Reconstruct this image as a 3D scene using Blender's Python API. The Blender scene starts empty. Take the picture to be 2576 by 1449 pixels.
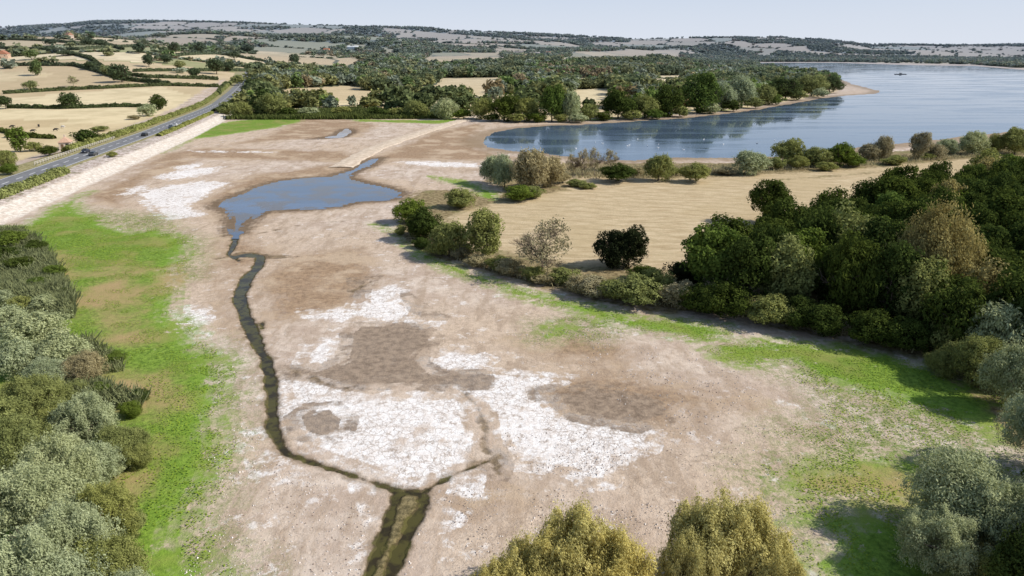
import bpy, math, numpy as np, bmesh
from mathutils import Vector, Matrix
HC=38.0; K=HC/50.0; PITCH=math.radians(19.25); cp,sp=math.cos(PITCH),math.sin(PITCH); F=1717.3
rng=np.random.default_rng(11)
sc=bpy.context.scene; COL=sc.collection
def sst(a,b,x):
    t=np.clip((x-a)/(b-a),0,1); return t*t*(3-2*t)
def _h(ix,iy,s):
    h=(ix*374761393+iy*668265263+s*97463477)&0xffffffff
    h=((h^(h>>13))*1274126177)&0xffffffff
    return ((h^(h>>16))&0xffffffff)/4294967296.0
def vnoise(x,y,s=0):
    ix=np.floor(x).astype(np.int64); iy=np.floor(y).astype(np.int64); fx=x-ix; fy=y-iy
    fx=fx*fx*(3-2*fx); fy=fy*fy*(3-2*fy)
    a=_h(ix,iy,s);b=_h(ix+1,iy,s);c=_h(ix,iy+1,s);d=_h(ix+1,iy+1,s)
    return (a*(1-fx)+b*fx)*(1-fy)+(c*(1-fx)+d*fx)*fy
def fbm(x,y,s=0,o=4):
    r=0;a=.5
    for i in range(o):
        r=r+a*(vnoise(x,y,s+i)-.5)*2; x=x*2.03+7; y=y*2.03+3; a*=.5
    return r
# ---------------- survey helpers (sight lines to the terrain) -------------
def slope(v):
    z=(724.5-v)/F; return (-sp+cp*z)/(cp+sp*z)
def ray(u,v):
    z=(724.5-v)/F; return np.array([(u-1288)/F, cp+sp*z, -sp+cp*z])
def Pz(u,v,z=0.0):
    d=ray(u,v); t=(z-HC)/d[2]; return np.array([d[0]*t,d[1]*t,z])
us=np.array([-400,0,150,250,400,600,800,1000,1200,1400,1600,1800,2000,2100,2200,2400,2576,3000.])
vs=np.array([74,70,64,56,54,58,64,69,79,89,99,95,95,103,113,115,113,114.])
YC=5000*K
s_t=((us-1288)/F)/1.068; h_t=HC+slope(vs)*YC
road=np.array([(-150,-60),(-158,60),(-190,252),(-219,419),(-258,600),(-305,780),(-353,945),(-410,1120)],float)*K
def road_d(x,y):
    best=np.full(np.shape(x),1e9); sd=np.full(np.shape(x),1e9)
    for i in range(len(road)-1):
        a=road[i];b=road[i+1];e=b-a;L=np.hypot(*e);e=e/L
        px=x-a[0];py=y-a[1];t=np.clip(px*e[0]+py*e[1],0,L)
        dx=px-e[0]*t;dy=py-e[1]*t;d=np.hypot(dx,dy)
        s=np.sign(px*e[1]-py*e[0]); m=d<best
        best=np.where(m,d,best); sd=np.where(m,d*s,sd)
    return sd
def Hb(x,y):
    x=np.asarray(x,float);y=np.asarray(y,float)
    yy=np.maximum(y,1.0); s=np.clip(x/yy,-1.2,1.2)
    L=sst(-.10,-.60,s); h=L*72*K*sst(480*K,1750*K,yy)
    h=h+L*5*np.sin(x/95+.4)*np.sin(yy/130+1)*sst(500,800,yy)
    h=h+26*K*sst(1250*K,1900*K,yy)*sst(.30,.18,s)*sst(-.5,-.1,s)
    cr=np.interp(s,s_t,h_t); st=np.interp(s,[-.5,.1,.3],[1900*K,2300*K,3300*K])
    und=.12*np.sin(x/230+1.3)*np.sin(yy/210)+.06*np.sin(x/90)*np.cos(yy/120)
    hill=cr*(.42*sst(st,st+1000*K,yy)*(1+2*und*sst(YC,YC*.8,yy))+.58*sst(3700*K,YC,yy))
    h=np.maximum(h,hill)
    d=road_d(x,y)
    emb=np.interp(d,[-26,-11,11,13.5,20],[0,1.9,1.9,1.7,0])*sst(1150*K,950*K,yy)
    return np.maximum(h,emb)
TS=np.geomspace(15,7500,2600)
def P(u,v):
    d=ray(u,v); g=Hb(d[0]*TS,d[1]*TS); z=HC+d[2]*TS; m=np.nonzero(z<g)[0]
    t=TS[m[0]] if len(m) else TS[-1]
    if len(m) and m[0]>0:
        lo=TS[m[0]-1];hi=t
        for _ in range(12):
            mm=(lo+hi)/2
            if HC+d[2]*mm<Hb(d[0]*mm,d[1]*mm): hi=mm
            else: lo=mm
        t=hi
    x,y=d[0]*t,d[1]*t; return np.array([x,y,float(Hb(x,y))])
def poly(pts,z=0): return np.array([Pz(u,v,z)[:2] for u,v in pts])
def polyT(pts): return np.array([P(u,v)[:2] for u,v in pts])
def inside(x,y,pl):
    c=np.zeros(x.shape,bool)
    for i in range(len(pl)):
        x1,y1=pl[i];x2,y2=pl[i-1]
        if y1==y2: continue
        c^=((y1>y)!=(y2>y))&(x<(x2-x1)*(y-y1)/(y2-y1)+x1)
    return c
def sdp(X,Y,polys,pad=25.):
    out=np.full(X.shape,-pad)
    for pl in polys:
        mn=pl.min(0)-pad;mx=pl.max(0)+pad
        idx=np.nonzero((X>mn[0])&(X<mx[0])&(Y>mn[1])&(Y<mx[1]))[0]
        if not len(idx): continue
        x=X[idx];y=Y[idx];d=np.full(x.shape,1e12)
        for i in range(len(pl)):
            a=pl[i-1];e=pl[i]-a;L2=e@e+1e-9
            px=x-a[0];py=y-a[1];t=np.clip((px*e[0]+py*e[1])/L2,0,1)
            d=np.minimum(d,(px-e[0]*t)**2+(py-e[1]*t)**2)
        d=np.sqrt(d); d=np.where(inside(x,y,pl),d,-d)
        out[idx]=np.maximum(out[idx],np.clip(d,-pad,pad))
    return out
def channel(X,Y,lines,pad=8.):
    out=np.full(X.shape,-pad)
    for ln in lines:
        q=[]
        for u,v,w in ln:
            d=ray(u,v); t=-HC/d[2]; q.append((d[0]*t,d[1]*t,w/F*t))
        q=np.array(q)
        for i in range(len(q)-1):
            a=q[i];b=q[i+1]; lo=np.minimum(a,b)[:2]-pad;hi=np.maximum(a,b)[:2]+pad
            idx=np.nonzero((X>lo[0])&(X<hi[0])&(Y>lo[1])&(Y<hi[1]))[0]
            e=b[:2]-a[:2];px=X[idx]-a[0];py=Y[idx]-a[1];t=np.clip((px*e[0]+py*e[1])/(e@e+1e-9),0,1)
            s=a[2]+(b[2]-a[2])*t-np.hypot(px-e[0]*t,py-e[1]*t); out[idx]=np.maximum(out[idx],s)
    return out
# ---------------- node helpers ----------------
class NT:
    def __init__(s,name,rough=.9,spec=.2):
        s.m=bpy.data.materials.new(name); s.m.use_nodes=True; s.t=s.m.node_tree
        s.b=s.t.nodes['Principled BSDF']; s.b.inputs['Roughness'].default_value=rough
        s.b.inputs['Specular IOR Level'].default_value=spec
        s.geo=s.t.nodes.new('ShaderNodeNewGeometry'); s.pos=s.geo.outputs['Position']
    def set(s,inp,v):
        if isinstance(v,bpy.types.NodeSocket): s.t.links.new(v,inp)
        elif isinstance(v,(tuple,list)) and len(v)==3 and inp.type=='RGBA': inp.default_value=(*v,1)
        else: inp.default_value=v
    def math(s,op,a,b=0,c=0,clamp=False):
        n=s.t.nodes.new('ShaderNodeMath');n.operation=op;n.use_clamp=clamp
        s.set(n.inputs[0],a);s.set(n.inputs[1],b);s.set(n.inputs[2],c);return n.outputs[0]
    def mix(s,f,a,b,mode='MIX'):
        n=s.t.nodes.new('ShaderNodeMix');n.data_type='RGBA';n.blend_type=mode
        s.set(n.inputs[0],f);s.set(n.inputs[6],a);s.set(n.inputs[7],b);return n.outputs[2]
    def noise(s,scale,det=5,rough=.6,vec=None,out=0):
        n=s.t.nodes.new('ShaderNodeTexNoise');n.inputs['Scale'].default_value=scale
        n.inputs['Detail'].default_value=det;n.inputs['Roughness'].default_value=rough
        s.set(n.inputs['Vector'],vec or s.pos);return n.outputs[out]
    def voro(s,scale,feat='F1',out='Distance',vec=None):
        n=s.t.nodes.new('ShaderNodeTexVoronoi');n.feature=feat;n.inputs['Scale'].default_value=scale
        s.set(n.inputs['Vector'],vec or s.pos);return n.outputs[out]
    def attr(s,nm):
        n=s.t.nodes.new('ShaderNodeAttribute');n.attribute_name=nm;return n.outputs['Fac']
    def ss(s,x,a,b,o0=0.,o1=1.):
        n=s.t.nodes.new('ShaderNodeMapRange');n.interpolation_type='SMOOTHSTEP'
        s.set(n.inputs[0],x);n.inputs[1].default_value=a;n.inputs[2].default_value=b
        n.inputs[3].default_value=o0;n.inputs[4].default_value=o1;return n.outputs[0]
    def vm(s,op,a,b):
        n=s.t.nodes.new('ShaderNodeVectorMath');n.operation=op;s.set(n.inputs[0],a);s.set(n.inputs[1],b);return n.outputs[0]
    def scalev(s,v): return s.vm('MULTIPLY',s.pos,v)
    def bump(s,h,st=.4,dist=.1):
        n=s.t.nodes.new('ShaderNodeBump');n.inputs['Strength'].default_value=st;n.inputs['Distance'].default_value=dist
        s.set(n.inputs['Height'],h);s.set(s.b.inputs['Normal'],n.outputs[0])
    def dist(s):
        n=s.t.nodes.new('ShaderNodeVectorMath');n.operation='LENGTH';s.set(n.inputs[0],s.pos); return n.outputs['Value']
    def hazef(s):  # painted haze amount, grows with distance from the world origin
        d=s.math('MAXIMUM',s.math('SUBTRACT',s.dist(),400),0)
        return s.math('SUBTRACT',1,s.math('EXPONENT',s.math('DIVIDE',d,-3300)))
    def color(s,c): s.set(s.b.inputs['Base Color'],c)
HAZE_TINT=(.225,.275,.355)  # blue-grey aerial haze painted into surface colours, no volume in the air
# ---------------- mesh helpers ----------------
def mk(name,V,nper=4,Fc=None,attrs=None,mat=None,smooth=False):
    me=bpy.data.meshes.new(name); V=np.asarray(V,np.float32); me.vertices.add(len(V)); me.vertices.foreach_set('co',V.ravel())
    if Fc is None: Fc=np.arange(len(V),dtype=np.int32)
    Fc=np.asarray(Fc,np.int32).ravel(); nf=len(Fc)//nper
    me.loops.add(len(Fc)); me.loops.foreach_set('vertex_index',Fc)
    me.polygons.add(nf); me.polygons.foreach_set('loop_start',np.arange(0,nf*nper,nper,dtype=np.int32))
    me.polygons.foreach_set('loop_total',np.full(nf,nper,np.int32))
    me.polygons.foreach_set('use_smooth',np.full(nf,smooth,bool))
    for k,a in (attrs or {}).items():
        at=me.attributes.new(k,'FLOAT','POINT'); at.data.foreach_set('value',np.asarray(a,np.float32))
    me.update(calc_edges=True)
    if mat: me.materials.append(mat)
    return me
def ob(name,me,loc=(0,0,0),label=None,cat=None,group=None,kind=None,parent=None,rot=0,scale=(1,1,1)):
    o=bpy.data.objects.new(name,me); COL.objects.link(o); o.location=[float(a) for a in loc]; o.rotation_euler=(0,0,rot); o.scale=scale
    if label:o['label']=label
    if cat:o['category']=cat
    if group:o['group']=group
    if kind:o['kind']=kind
    if parent:o.parent=parent
    return o
# ---------------- ground zones (surveyed outlines) ----------------
LAKE=poly([(1205,352),(1228,335),(1290,322),(1400,315),(1500,311),(1600,304),(1700,298),(1800,288),(1900,276),(1980,262),(2040,250),(2110,241),(2195,236),(2212,229),(2150,214),(2125,205),(2060,186),(1990,175),(1920,166),(1912,158),(2100,158),(2300,164),(2450,166),(2576,176),(2900,186),(3300,196),(3300,300),(2900,312),(2576,328),(2430,345),(2300,360),(2150,372),(2090,388),(1900,397),(1840,398),(1700,398),(1640,402),(1500,405),(1430,395),(1350,385),(1260,378),(1215,370)])
POND=poly([(540,520),(550,505),(600,490),(640,470),(700,455),(760,447),(830,443),(880,430),(900,415),(930,400),(965,396),(945,412),(905,428),(882,440),(890,452),(930,462),(980,472),(1018,485),(1000,498),(960,505),(900,508),(860,518),(800,525),(740,528),(680,530),(640,545),(620,560),(605,585),(585,590),(580,570),(585,550),(575,530),(555,525)])
POOLS=[poly([(862,324),(883,323),(890,332),(868,345),(800,350),(775,350),(840,341)])]
STREAM=[[(595,585,10),(588,615,9),(575,640,8),(600,655,8)],
 [(590,645,10),(625,640,14),(655,645,12),(650,668,14),(618,705,18),(602,745,18),(618,800,17),(642,855,17),(667,905,15),(681,950,16),(683,1000,17),(687,1060,17),(697,1108,16),(720,1140,12),(760,1156,10),(820,1175,9),(900,1200,9),(950,1217,10),(990,1233,12),(1010,1240,14)],
 [(1000,1240,13),(983,1290,12),(963,1350,15),(938,1410,17),(920,1460,18),(900,1560,20)],
 [(1020,1236,10),(1058,1242,15),(1066,1265,18),(1040,1310,16),(1010,1370,17),(980,1440,19),(950,1560,20)],
 [(1060,1240,10),(1100,1215,7),(1150,1190,4),(1190,1175,3),(1225,1160,3)],[(645,812,3),(662,812,4),(660,826,2.5)]]
SIDEL=[[(450,380,2),(600,384,2.5),(720,388,2.5),(860,395,3),(900,398,3)],[(1160,985,6),(1200,1020,8),(1217,1070,7),(1215,1130,6),(1240,1150,8),(1252,1190,8)],[(545,652,6),(600,640,24),(680,645,24),(750,646,5)],[(705,925,8),(790,955,7),(870,976,4),(930,978,3)],
 [(1165,1182,4),(1215,1155,7),(1245,1150,7)],[(885,735,10),(920,715,8),(940,700,6)],[(640,590,3),(760,565,2.5),(880,555,2)]]
WEED=[[(1030,1255,34),(1010,1320,36),(965,1430,40),(930,1560,44)]]
WHITE=[poly(p) for p in [
 [(335,490),(420,468),(500,455),(580,462),(540,485),(480,510),(505,540),(430,552),(390,535),(372,510)],
 [(390,445),(470,425),(560,418),(530,437),(430,455)],[(440,420),(500,410),(520,418),(460,428)],[(300,490),(340,470),(380,460),(340,490)],
 [(990,408),(1080,405),(1210,412),(1200,422),(1080,418)],[(470,378),(620,380),(700,384),(500,384)],
 [(905,735),(1000,722),(1015,745),(1050,770),(1040,800),(960,812),(880,795),(900,765)],[(1040,810),(1100,795),(1110,812),(1060,822)],
 [(760,785),(890,780),(900,800),(860,820),(780,800)],
 [(750,920),(768,880),(820,850),(880,850),(860,890),(820,922)],[(1065,905),(1150,868),(1240,905),(1200,935),(1100,935)],
 [(715,950),(800,955),(860,972),(950,982),(1050,992),(1150,1000),(1195,1030),(1215,1080),(1210,1150),(1170,1178),(1100,1203),(1020,1218),(950,1198),(900,1175),(820,1150),(770,1130),(735,1090),(718,1040),(715,990)],
 [(1100,975),(1215,930),(1320,940),(1440,948),(1370,980),(1400,1010),(1420,1050),(1580,1060),(1655,1090),(1640,1130),(1560,1150),(1540,1215),(1480,1222),(1440,1190),(1290,1170),(1240,1120),(1230,1040),(1190,1005)],
 [(440,775),(490,770),(525,800),(500,812),(450,795)],[(590,1100),(650,1085),(670,1120),(690,1145),(620,1130)],[(900,1222),(965,1240),(960,1290),(930,1350),(905,1360),(935,1290)],
 [(1150,1205),(1200,1190),(1190,1235),(1150,1240)],[(1080,1310),(1120,1290),(1150,1310),(1090,1330)],[(150,598),(200,592),(225,602),(170,610)],[(225,752),(270,748),(285,756),(240,760)],
 [(640,1150),(720,1180),(780,1210),(700,1210),(650,1190)],[(480,830),(520,850),(540,890),(510,880)]]]
MUD=[poly(p) for p in [
 [(870,840),(900,815),(960,815),(1060,820),(1100,845),(1080,880),(1060,905),(1100,938),(1222,938),(1225,970),(1100,975),(1000,972),(880,976),(780,950),(700,945),(705,925),(800,928),(860,900),(870,870)],
 [(735,1050),(770,1025),(840,1018),(882,1050),(872,1085),(810,1110),(750,1095)],
 [(1385,1005),(1480,965),(1600,975),(1700,1010),(1690,1050),(1600,1078),(1450,1052)],[(1340,980),(1400,975),(1400,998),(1350,1000)],
 [(1195,1130),(1250,1128),(1272,1160),(1262,1198),(1232,1180)],[(885,700),(950,695),(930,715),(910,750),(890,750)],[(1020,740),(1080,780),(1120,800),(1080,800),(1040,780)],
 [(530,530),(500,510),(570,470),(640,440),(760,425),(860,408),(640,402),(470,398),(300,440),(420,385),(520,372),(860,380),(900,395),(960,390),(1080,335),(1220,306),(1190,350),(1215,378),(1320,400),(1200,404),(1000,400),(900,440),(1030,478),(1010,505),(900,520),(700,540),(640,555),(620,600),(700,640),(560,720),(540,640),(575,570)],
 [(1280,852),(1450,838),(1620,870),(1560,915),(1400,905)],[(1100,1235),(1260,1225),(1330,1260),(1200,1300),(1110,1290)],[(1700,980),(1860,1000),(1900,1020),(1750,1025)],
 [(740,300),(870,300),(950,315),(900,345),(700,352),(560,368),(680,340)],[(640,700),(760,640),(900,620),(960,700),(880,780),(760,800),(680,820)],[(560,600),(520,720),(560,800),(600,860),(560,720)],[(200,500),(330,440),(430,400),(500,405),(380,450),(300,520)],[(1230,960),(1600,930),(1800,1000),(1700,1090),(1500,1060)]]]
MUD1=MUD[:7]; MUD2=MUD[7:]
GREEN=[poly(p) for p in [
 [(60,565),(130,525),(190,495),(235,478),(190,515),(255,552),(330,585),(390,575),(470,600),(480,640),(435,680),(452,720),(442,790),(490,840),(555,890),(572,950),(548,1040),(560,1100),(555,1160),(525,1230),(490,1290),(480,1350),(540,1420),(560,1449),(560,1560),(-500,1560),(-500,800),(-500,565)],
 [(470,352),(515,318),(600,303),(740,298),(765,304),(700,320),(600,335),(520,346)],[(410,385),(470,350),(480,352),(430,380)],
 [(870,300),(1100,303),(1210,290),(1200,298),(1100,311),(900,306)],
 [(940,562),(975,568),(1020,605),(1100,648),(1200,688),(1330,732),(1480,762),(1600,797),(1700,802),(1840,818),(1850,842),(1780,860),(1700,848),(1560,822),(1450,792),(1330,752),(1250,727),(1150,692),(1060,652),(1005,605)],
 [(1770,882),(1830,862),(1950,855),(2100,865),(2250,885),(2400,940),(2576,960),(2700,1100),(2576,1110),(2480,1090),(2330,1040),(2200,1000),(2090,975),(1980,912),(1850,915)],
 [(1980,1220),(2040,1170),(2150,1140),(2350,1150),(2500,1180),(2400,1250),(2330,1270),(2150,1255),(2010,1240)],
 [(2010,1325),(2100,1280),(2300,1292),(2450,1330),(2450,1600),(2040,1600),(2050,1449),(2015,1420),(2075,1350)],
 [(1080,443),(1160,453),(1215,468),(1262,485),(1262,508),(1212,512),(1180,475),(1110,457)],[(1370,820),(1430,815),(1440,832),(1390,838)],
 [(1230,288),(1500,298),(1650,285),(1850,268),(1960,250),(1960,256),(1850,276),(1650,292),(1500,303),(1230,296)],
 [(1780,420),(2100,400),(2300,400),(2576,385),(2576,395),(2300,415),(2050,430),(1800,432)],[(2300,845),(2400,900),(2576,960),(2576,1000),(2300,930)]]]
SPARSE=[poly(p) for p in [[(1880,910),(2050,930),(2200,980),(2400,1020),(2576,1080),(2650,1300),(2300,1340),(2180,1290),(1960,1250),(1850,1190),(2010,1140),(1940,1080),(2060,1040),(2050,980)],
 [(1930,1260),(2120,1250),(2120,1330),(1960,1430)],[(1330,815),(1480,790),(1600,830),(1500,860),(1360,850)],[(140,520),(400,540),(500,600),(500,700),(420,700),(400,600),(250,560)],
 [(560,860),(600,940),(580,1040),(600,1120),(560,1240),(520,1320),(600,1449),(480,1449),(440,1300),(520,1100),(500,900)]]]
ORANGE=[poly(p) for p in [[(190,760),(280,750),(340,800),(320,870),(230,840)],[(270,930),(380,960),(400,1040),(330,1060),(280,1010)],[(240,1180),(320,1160),(300,1250),(240,1240)],[(400,680),(450,670),(440,720),(400,740)],
 [(130,640),(220,660),(180,700),(130,690)],[(250,680),(340,690),(330,740),(260,740)],[(2120,1180),(2240,1190),(2200,1230),(2110,1225)],[(2060,1000),(2200,1020),(2180,1060),(2080,1050)]]]
LAND=[poly(p) for p in [[(995,560),(1020,500),(1060,480),(1150,478),(1190,490),(1240,505),(1262,480),(1220,450),(1300,420),(1400,412),(1500,410),(1640,410),(1840,410),(2000,402),(2150,392),(2300,376),(2576,342),(2900,330),(3400,330),(3400,1500),(2900,1500),(2650,1200),(2500,1010),(2300,900),(2100,845),(1850,800),(1650,778),(1450,742),(1290,705),(1150,662),(1010,605)]]]
FIELD=[poly(p) for p in [[(1110,560),(1180,525),(1260,512),(1400,480),(1600,464),(1850,457),(2050,447),(2180,437),(2400,408),(2576,396),(2576,440),(2350,500),(2100,590),(1900,660),(1780,690),(1600,680),(1450,668),(1290,640),(1180,620)],[(1400,440),(1600,450),(1800,445),(2100,430),(2500,395),(2576,390),(2576,398),(2300,425),(1850,462),(1600,470),(1420,480)]]]
far_px=poly([(515,302),(560,298),(750,296),(900,300),(1150,300),(1230,300),(1400,304),(1600,295),(1750,284),(1900,268),(2000,252),(2080,238),(2110,228),(2100,212),(2060,192),(1990,180),(1905,168),(1900,156),(2100,156),(2300,160),(2440,162),(2576,172),(2900,182)])
FARL=[np.vstack([far_px,[(5000,1500),(7000,9000),(-9000,9000),(-9000,-200),(-9000,-2000),(-170,-2000),(-128,-50),(-160,150),(-190,320),(-225,470),(-290,720)]])]
FAR0=np.array(FARL[0])
WA=polyT([(575,287),(650,240),(720,236),(900,262),(1200,266),(1215,288),(1050,284),(900,276),(700,284)])
WB=polyT([(640,235),(640,205),(760,195),(1000,190),(1150,195),(1100,213),(960,230),(860,223),(720,226)])
WC=polyT([(1170,262),(1280,228),(1500,216),(1700,206),(1900,196),(2050,192),(2105,212),(2070,228),(1980,242),(1880,256),(1740,270),(1640,280),(1480,288),(1250,290)])
WD=polyT([(640,190),(800,172),(1000,160),(1300,160),(1600,158),(1880,158),(1900,172),(1700,190),(1300,198),(1000,192)])
WG=polyT([(1000,250),(1150,225),(1180,245),(1150,262),(1000,262)])
CLR=[polyT(p) for p in [[(690,258),(725,222),(890,218),(900,256)],[(1080,240),(1110,196),(1300,194),(1300,228),(1180,236)],[(1420,276),(1440,226),(1540,222),(1560,270)],[(1400,166),(1440,130),(1710,128),(1720,162)],[(1050,166),(1080,134),(1260,132),(1280,164)],[(960,215),(980,195),(1060,192),(1060,214)],[(1620,235),(1640,205),(1720,203),(1720,230)],[(1190,278),(1210,250),(1290,248),(1300,276)],[(740,190),(760,150),(900,145),(900,184)],[(640,160),(650,128),(760,125),(760,155)]]]
def clear(x,y):
    m=np.zeros(x.shape,bool)
    for c_ in CLR: m|=inside(x,y,c_)
    return m
# ---------------- ground sheet ----------------
dep=np.radians(np.arange(62,4.4,-.11)); r1=HC/np.tan(dep); rr=[0.5,6,12]+list(r1); 
while rr[-1]<6500: rr.append(rr[-1]+min(15+max(0,rr[-1]-4200)*.1,rr[-1]**2/HC*.002+2))
rr=np.array(rr)
th=np.concatenate([np.radians(np.arange(-180,-46,4.)),np.radians(np.linspace(-46,46,800)),np.radians(np.arange(50,180,4.))])
R,T=np.meshgrid(rr,th,indexing='ij'); X=(R*np.sin(T)).ravel(); Y=(R*np.cos(T)).ravel()
nr,ntv=len(rr),len(th)
i,j=np.meshgrid(np.arange(nr-1),np.arange(ntv),indexing='ij'); j2=(j+1)%ntv
Fq=np.stack([i*ntv+j,i*ntv+j2,(i+1)*ntv+j2,(i+1)*ntv+j],-1).reshape(-1,4)
def cells(x,y):
    cS=np.where(y>1500,230.,150.); x=x+40*fbm(x/300,y/300,5,2); gx=np.floor(x/cS);gy=np.floor(y/cS*.8); y=y*.8
    d1=np.full(x.shape,1e9);d2=d1.copy();idv=np.zeros(x.shape)
    for a in (-1,0,1):
        for b in (-1,0,1):
            cx=(gx+a).astype(np.int64);cy=(gy+b).astype(np.int64)
            sx=(cx+.1+.8*_h(cx,cy,1))*cS; sy=(cy+.1+.8*_h(cx,cy,2))*cS; d=np.maximum(abs(x-sx),abs(y-sy))*.6+np.hypot(x-sx,y-sy)*.4
            hh=_h(cx,cy,3); m=d<d1
            d2=np.where(m,d1,np.minimum(d2,d)); idv=np.where(m,hh,idv); d1=np.where(m,d,d1)
    return idv,d2-d1
def wooded(x,y):
    s=x/np.maximum(y,1); cop=fbm(x/230,y/190,21,3); w=sst(.16,.24,cop)*(y>850)*(s>-.2)+sst(.22,.30,cop)*(y>850)*(s<=-.2)
    w=np.maximum(w,sst(-.10,.0,cop)*(y>1000)*(y<2000)*(s>-.15)); w=np.maximum(w,sst(.06,.14,cop)*(y>2100)); return np.where(clear(x,y),0,w)
nz=fbm(X/9,Y/9,3,4); nzb=fbm(X/2.2,Y/2.2,9,3); nzc=fbm(X/.9,Y/.9,14,2)
sl=sdp(X,Y,[LAKE],60)+nz*3.5; spd=sdp(X,Y,[POND]+POOLS,25)+nz*1.1+nzb*.5; sst_=channel(X,Y,STREAM)+nzb*.42+nzc*.3-.03; ssd=channel(X,Y,SIDEL)+nzb*.6+nzc*.35; wdd=channel(X,Y,WEED)+nzb*.4+nzc*.3
Zg=Hb(X,Y)
near=sst(700,300,R.ravel())
Zg=Zg+near*(nz*.05)*(Zg<.5)*(sst_<-1)
Zg=Zg-np.clip(sl*.05,0,2.5)-np.clip((spd+.2)*.12,0,.6)-np.clip((sst_+.1)*.4,0,.28)-np.clip(ssd*.1,0,.05)
dr=road_d(X,Y)
conc=np.where(Y<560,np.minimum(dr-13.6,20.5-dr),-25); verge=np.where(Y<900,np.minimum(dr+14,13.2-dr),-25); grav=np.where(Y<560,np.minimum(dr-6.5,14-dr),-25)
farland=sdp(X,Y,FARL,60); ft,fe=cells(X,Y); ft=np.where(Y<800,ft*.55,ft); fe=np.where(Y<800,60,fe)
fw=wooded(X,Y)
for pl in (WA,WB,WC,WD): fw=np.maximum(fw,inside(X,Y,pl)*(vnoise(X/55,Y/55,4)>.33)*.9)
fw=np.where(clear(X,Y),0,fw)
ATT=dict(lake=sl,pond=spd,stream=sst_,side=ssd,weed=wdd,white=sdp(X,Y,WHITE,12),mud=sdp(X,Y,MUD1,10),mudb=sdp(X,Y,MUD2,14),green=sdp(X,Y,GREEN,14),sparse=sdp(X,Y,SPARSE,14),orange=sdp(X,Y,ORANGE,10),land=sdp(X,Y,LAND,20),field=sdp(X,Y,FIELD,20),farland=farland,conc=np.clip(conc,-25,25),verge=np.clip(verge,-25,25),grav=np.clip(grav,-25,25),ftone=ft,fedge=np.clip(fe,0,60),farwood=fw)
g=NT('lakebed_ground',.95,.1)
wn=g.math('SUBTRACT',g.noise(.09,8,.62),.5); fn=g.noise(.9,7,.7); fn2=g.noise(5,3,.6); big=g.noise(.02,4,.55); wf=g.math('SUBTRACT',g.noise(.5,7,.65),.5)
wv=g.vm('ADD',g.pos,g.vm('MULTIPLY',g.noise(.8,4,.65,None,1),(1.5,1.5,1.5)))
crk=g.voro(1.1,'DISTANCE_TO_EDGE','Distance',wv); crk2=g.voro(2.6,'DISTANCE_TO_EDGE','Distance',wv)
def msk(nm,a,b,w,bias=0):
    x=g.math('ADD',g.attr(nm),g.math('ADD',g.math('MULTIPLY',wn,a),g.math('MULTIPLY',wf,b)))
    return g.ss(x,-w+bias,w+bias)
mid=g.noise(.16,6,.65); streak=g.noise(.22,6,.65,g.scalev((1.6,.45,1)))
c=g.mix(g.ss(mid,.38,.62),(.49,.38,.295),(.66,.55,.45)); c=g.mix(g.ss(big,.42,.58),c,(.59,.46,.34)); 
c=g.mix(g.ss(streak,.47,.63,0,.7),c,(.39,.29,.205)); c=g.mix(g.ss(fn,.42,.70,0,.6),c,(.34,.25,.18)); c=g.mix(g.ss(g.voro(3.2),.14,.02,0,.6),c,(.86,.81,.77)); c=g.mix(g.ss(g.voro(2.3),.19,.03,0,.65),c,(.20,.145,.11))
c=g.mix(g.math('MULTIPLY',g.ss(g.noise(.3,7,.78),.57,.64),.6),c,(.84,.79,.74))
mudc=g.mix(g.ss(fn,.35,.65),(.19,.14,.10),(.35,.265,.19)); mudb=g.mix(g.ss(fn,.35,.65),(.23,.15,.09),(.41,.28,.17)); mudb=g.mix(g.ss(wn,-.03,.11,0,.7),mudb,(.56,.43,.30))
c=g.mix(g.math('MULTIPLY',msk('mudb',14,5,3.),.92),c,mudb)
crm=g.math('MULTIPLY',g.ss(crk,.075,.02),.75); crm2=g.math('MULTIPLY',g.ss(crk2,.09,.03),.25)
crz=g.math('MULTIPLY',g.ss(big,.47,.54),g.ss(mid,.42,.56)); c=g.mix(g.math('MULTIPLY',crm,g.math('MULTIPLY',crz,.45)),c,(.22,.16,.12))
wm=msk('white',8,8,.8,.2); wcol=g.mix(g.ss(fn,.38,.66),(.90,.87,.835),(.77,.70,.64))
wcol=g.mix(g.math('MULTIPLY',g.math('MAXIMUM',crm,crm2),g.ss(wn,-.10,.05,.3,1.)),wcol,(.40,.32,.26)); wcol=g.mix(g.ss(g.noise(.7,7,.8),.55,.61,0,.8),wcol,(.36,.285,.225))
wcol=g.mix(g.ss(mid,.55,.66,0,.85),wcol,(.54,.43,.34))
c=g.mix(g.math('MULTIPLY',wm,.95),c,wcol)
c=g.mix(g.math('MULTIPLY',msk('mud',5,5,.7),.92),c,mudc)
gn=g.noise(1.6,6,.75); gcol=g.mix(g.ss(gn,.36,.62),(.085,.145,.02),(.23,.335,.05)); gcol=g.mix(g.ss(wn,-.04,.11,0,.7),gcol,(.30,.265,.09)); gcol=g.mix(g.ss(mid,.46,.66,0,.5),gcol,(.13,.225,.025))
gcol=g.mix(g.ss(g.attr('green'),5,1,0,.5),gcol,(.20,.34,.035))
gcol=g.mix(g.ss(g.math('ADD',g.attr('orange'),g.math('MULTIPLY',wn,18)),-4,4,0,.9),gcol,(.40,.28,.14))
spk=msk('sparse',10,2,4.5); spm=g.math('MULTIPLY',spk,g.ss(g.noise(.8,8,.78),.46,.56)); c=g.mix(g.math('MULTIPLY',spm,.8),c,(.19,.23,.06))
spm2=g.math('MULTIPLY',spk,g.ss(g.noise(2.8,5,.78),.52,.59)); c=g.mix(spm2,c,(.10,.17,.03))
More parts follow.
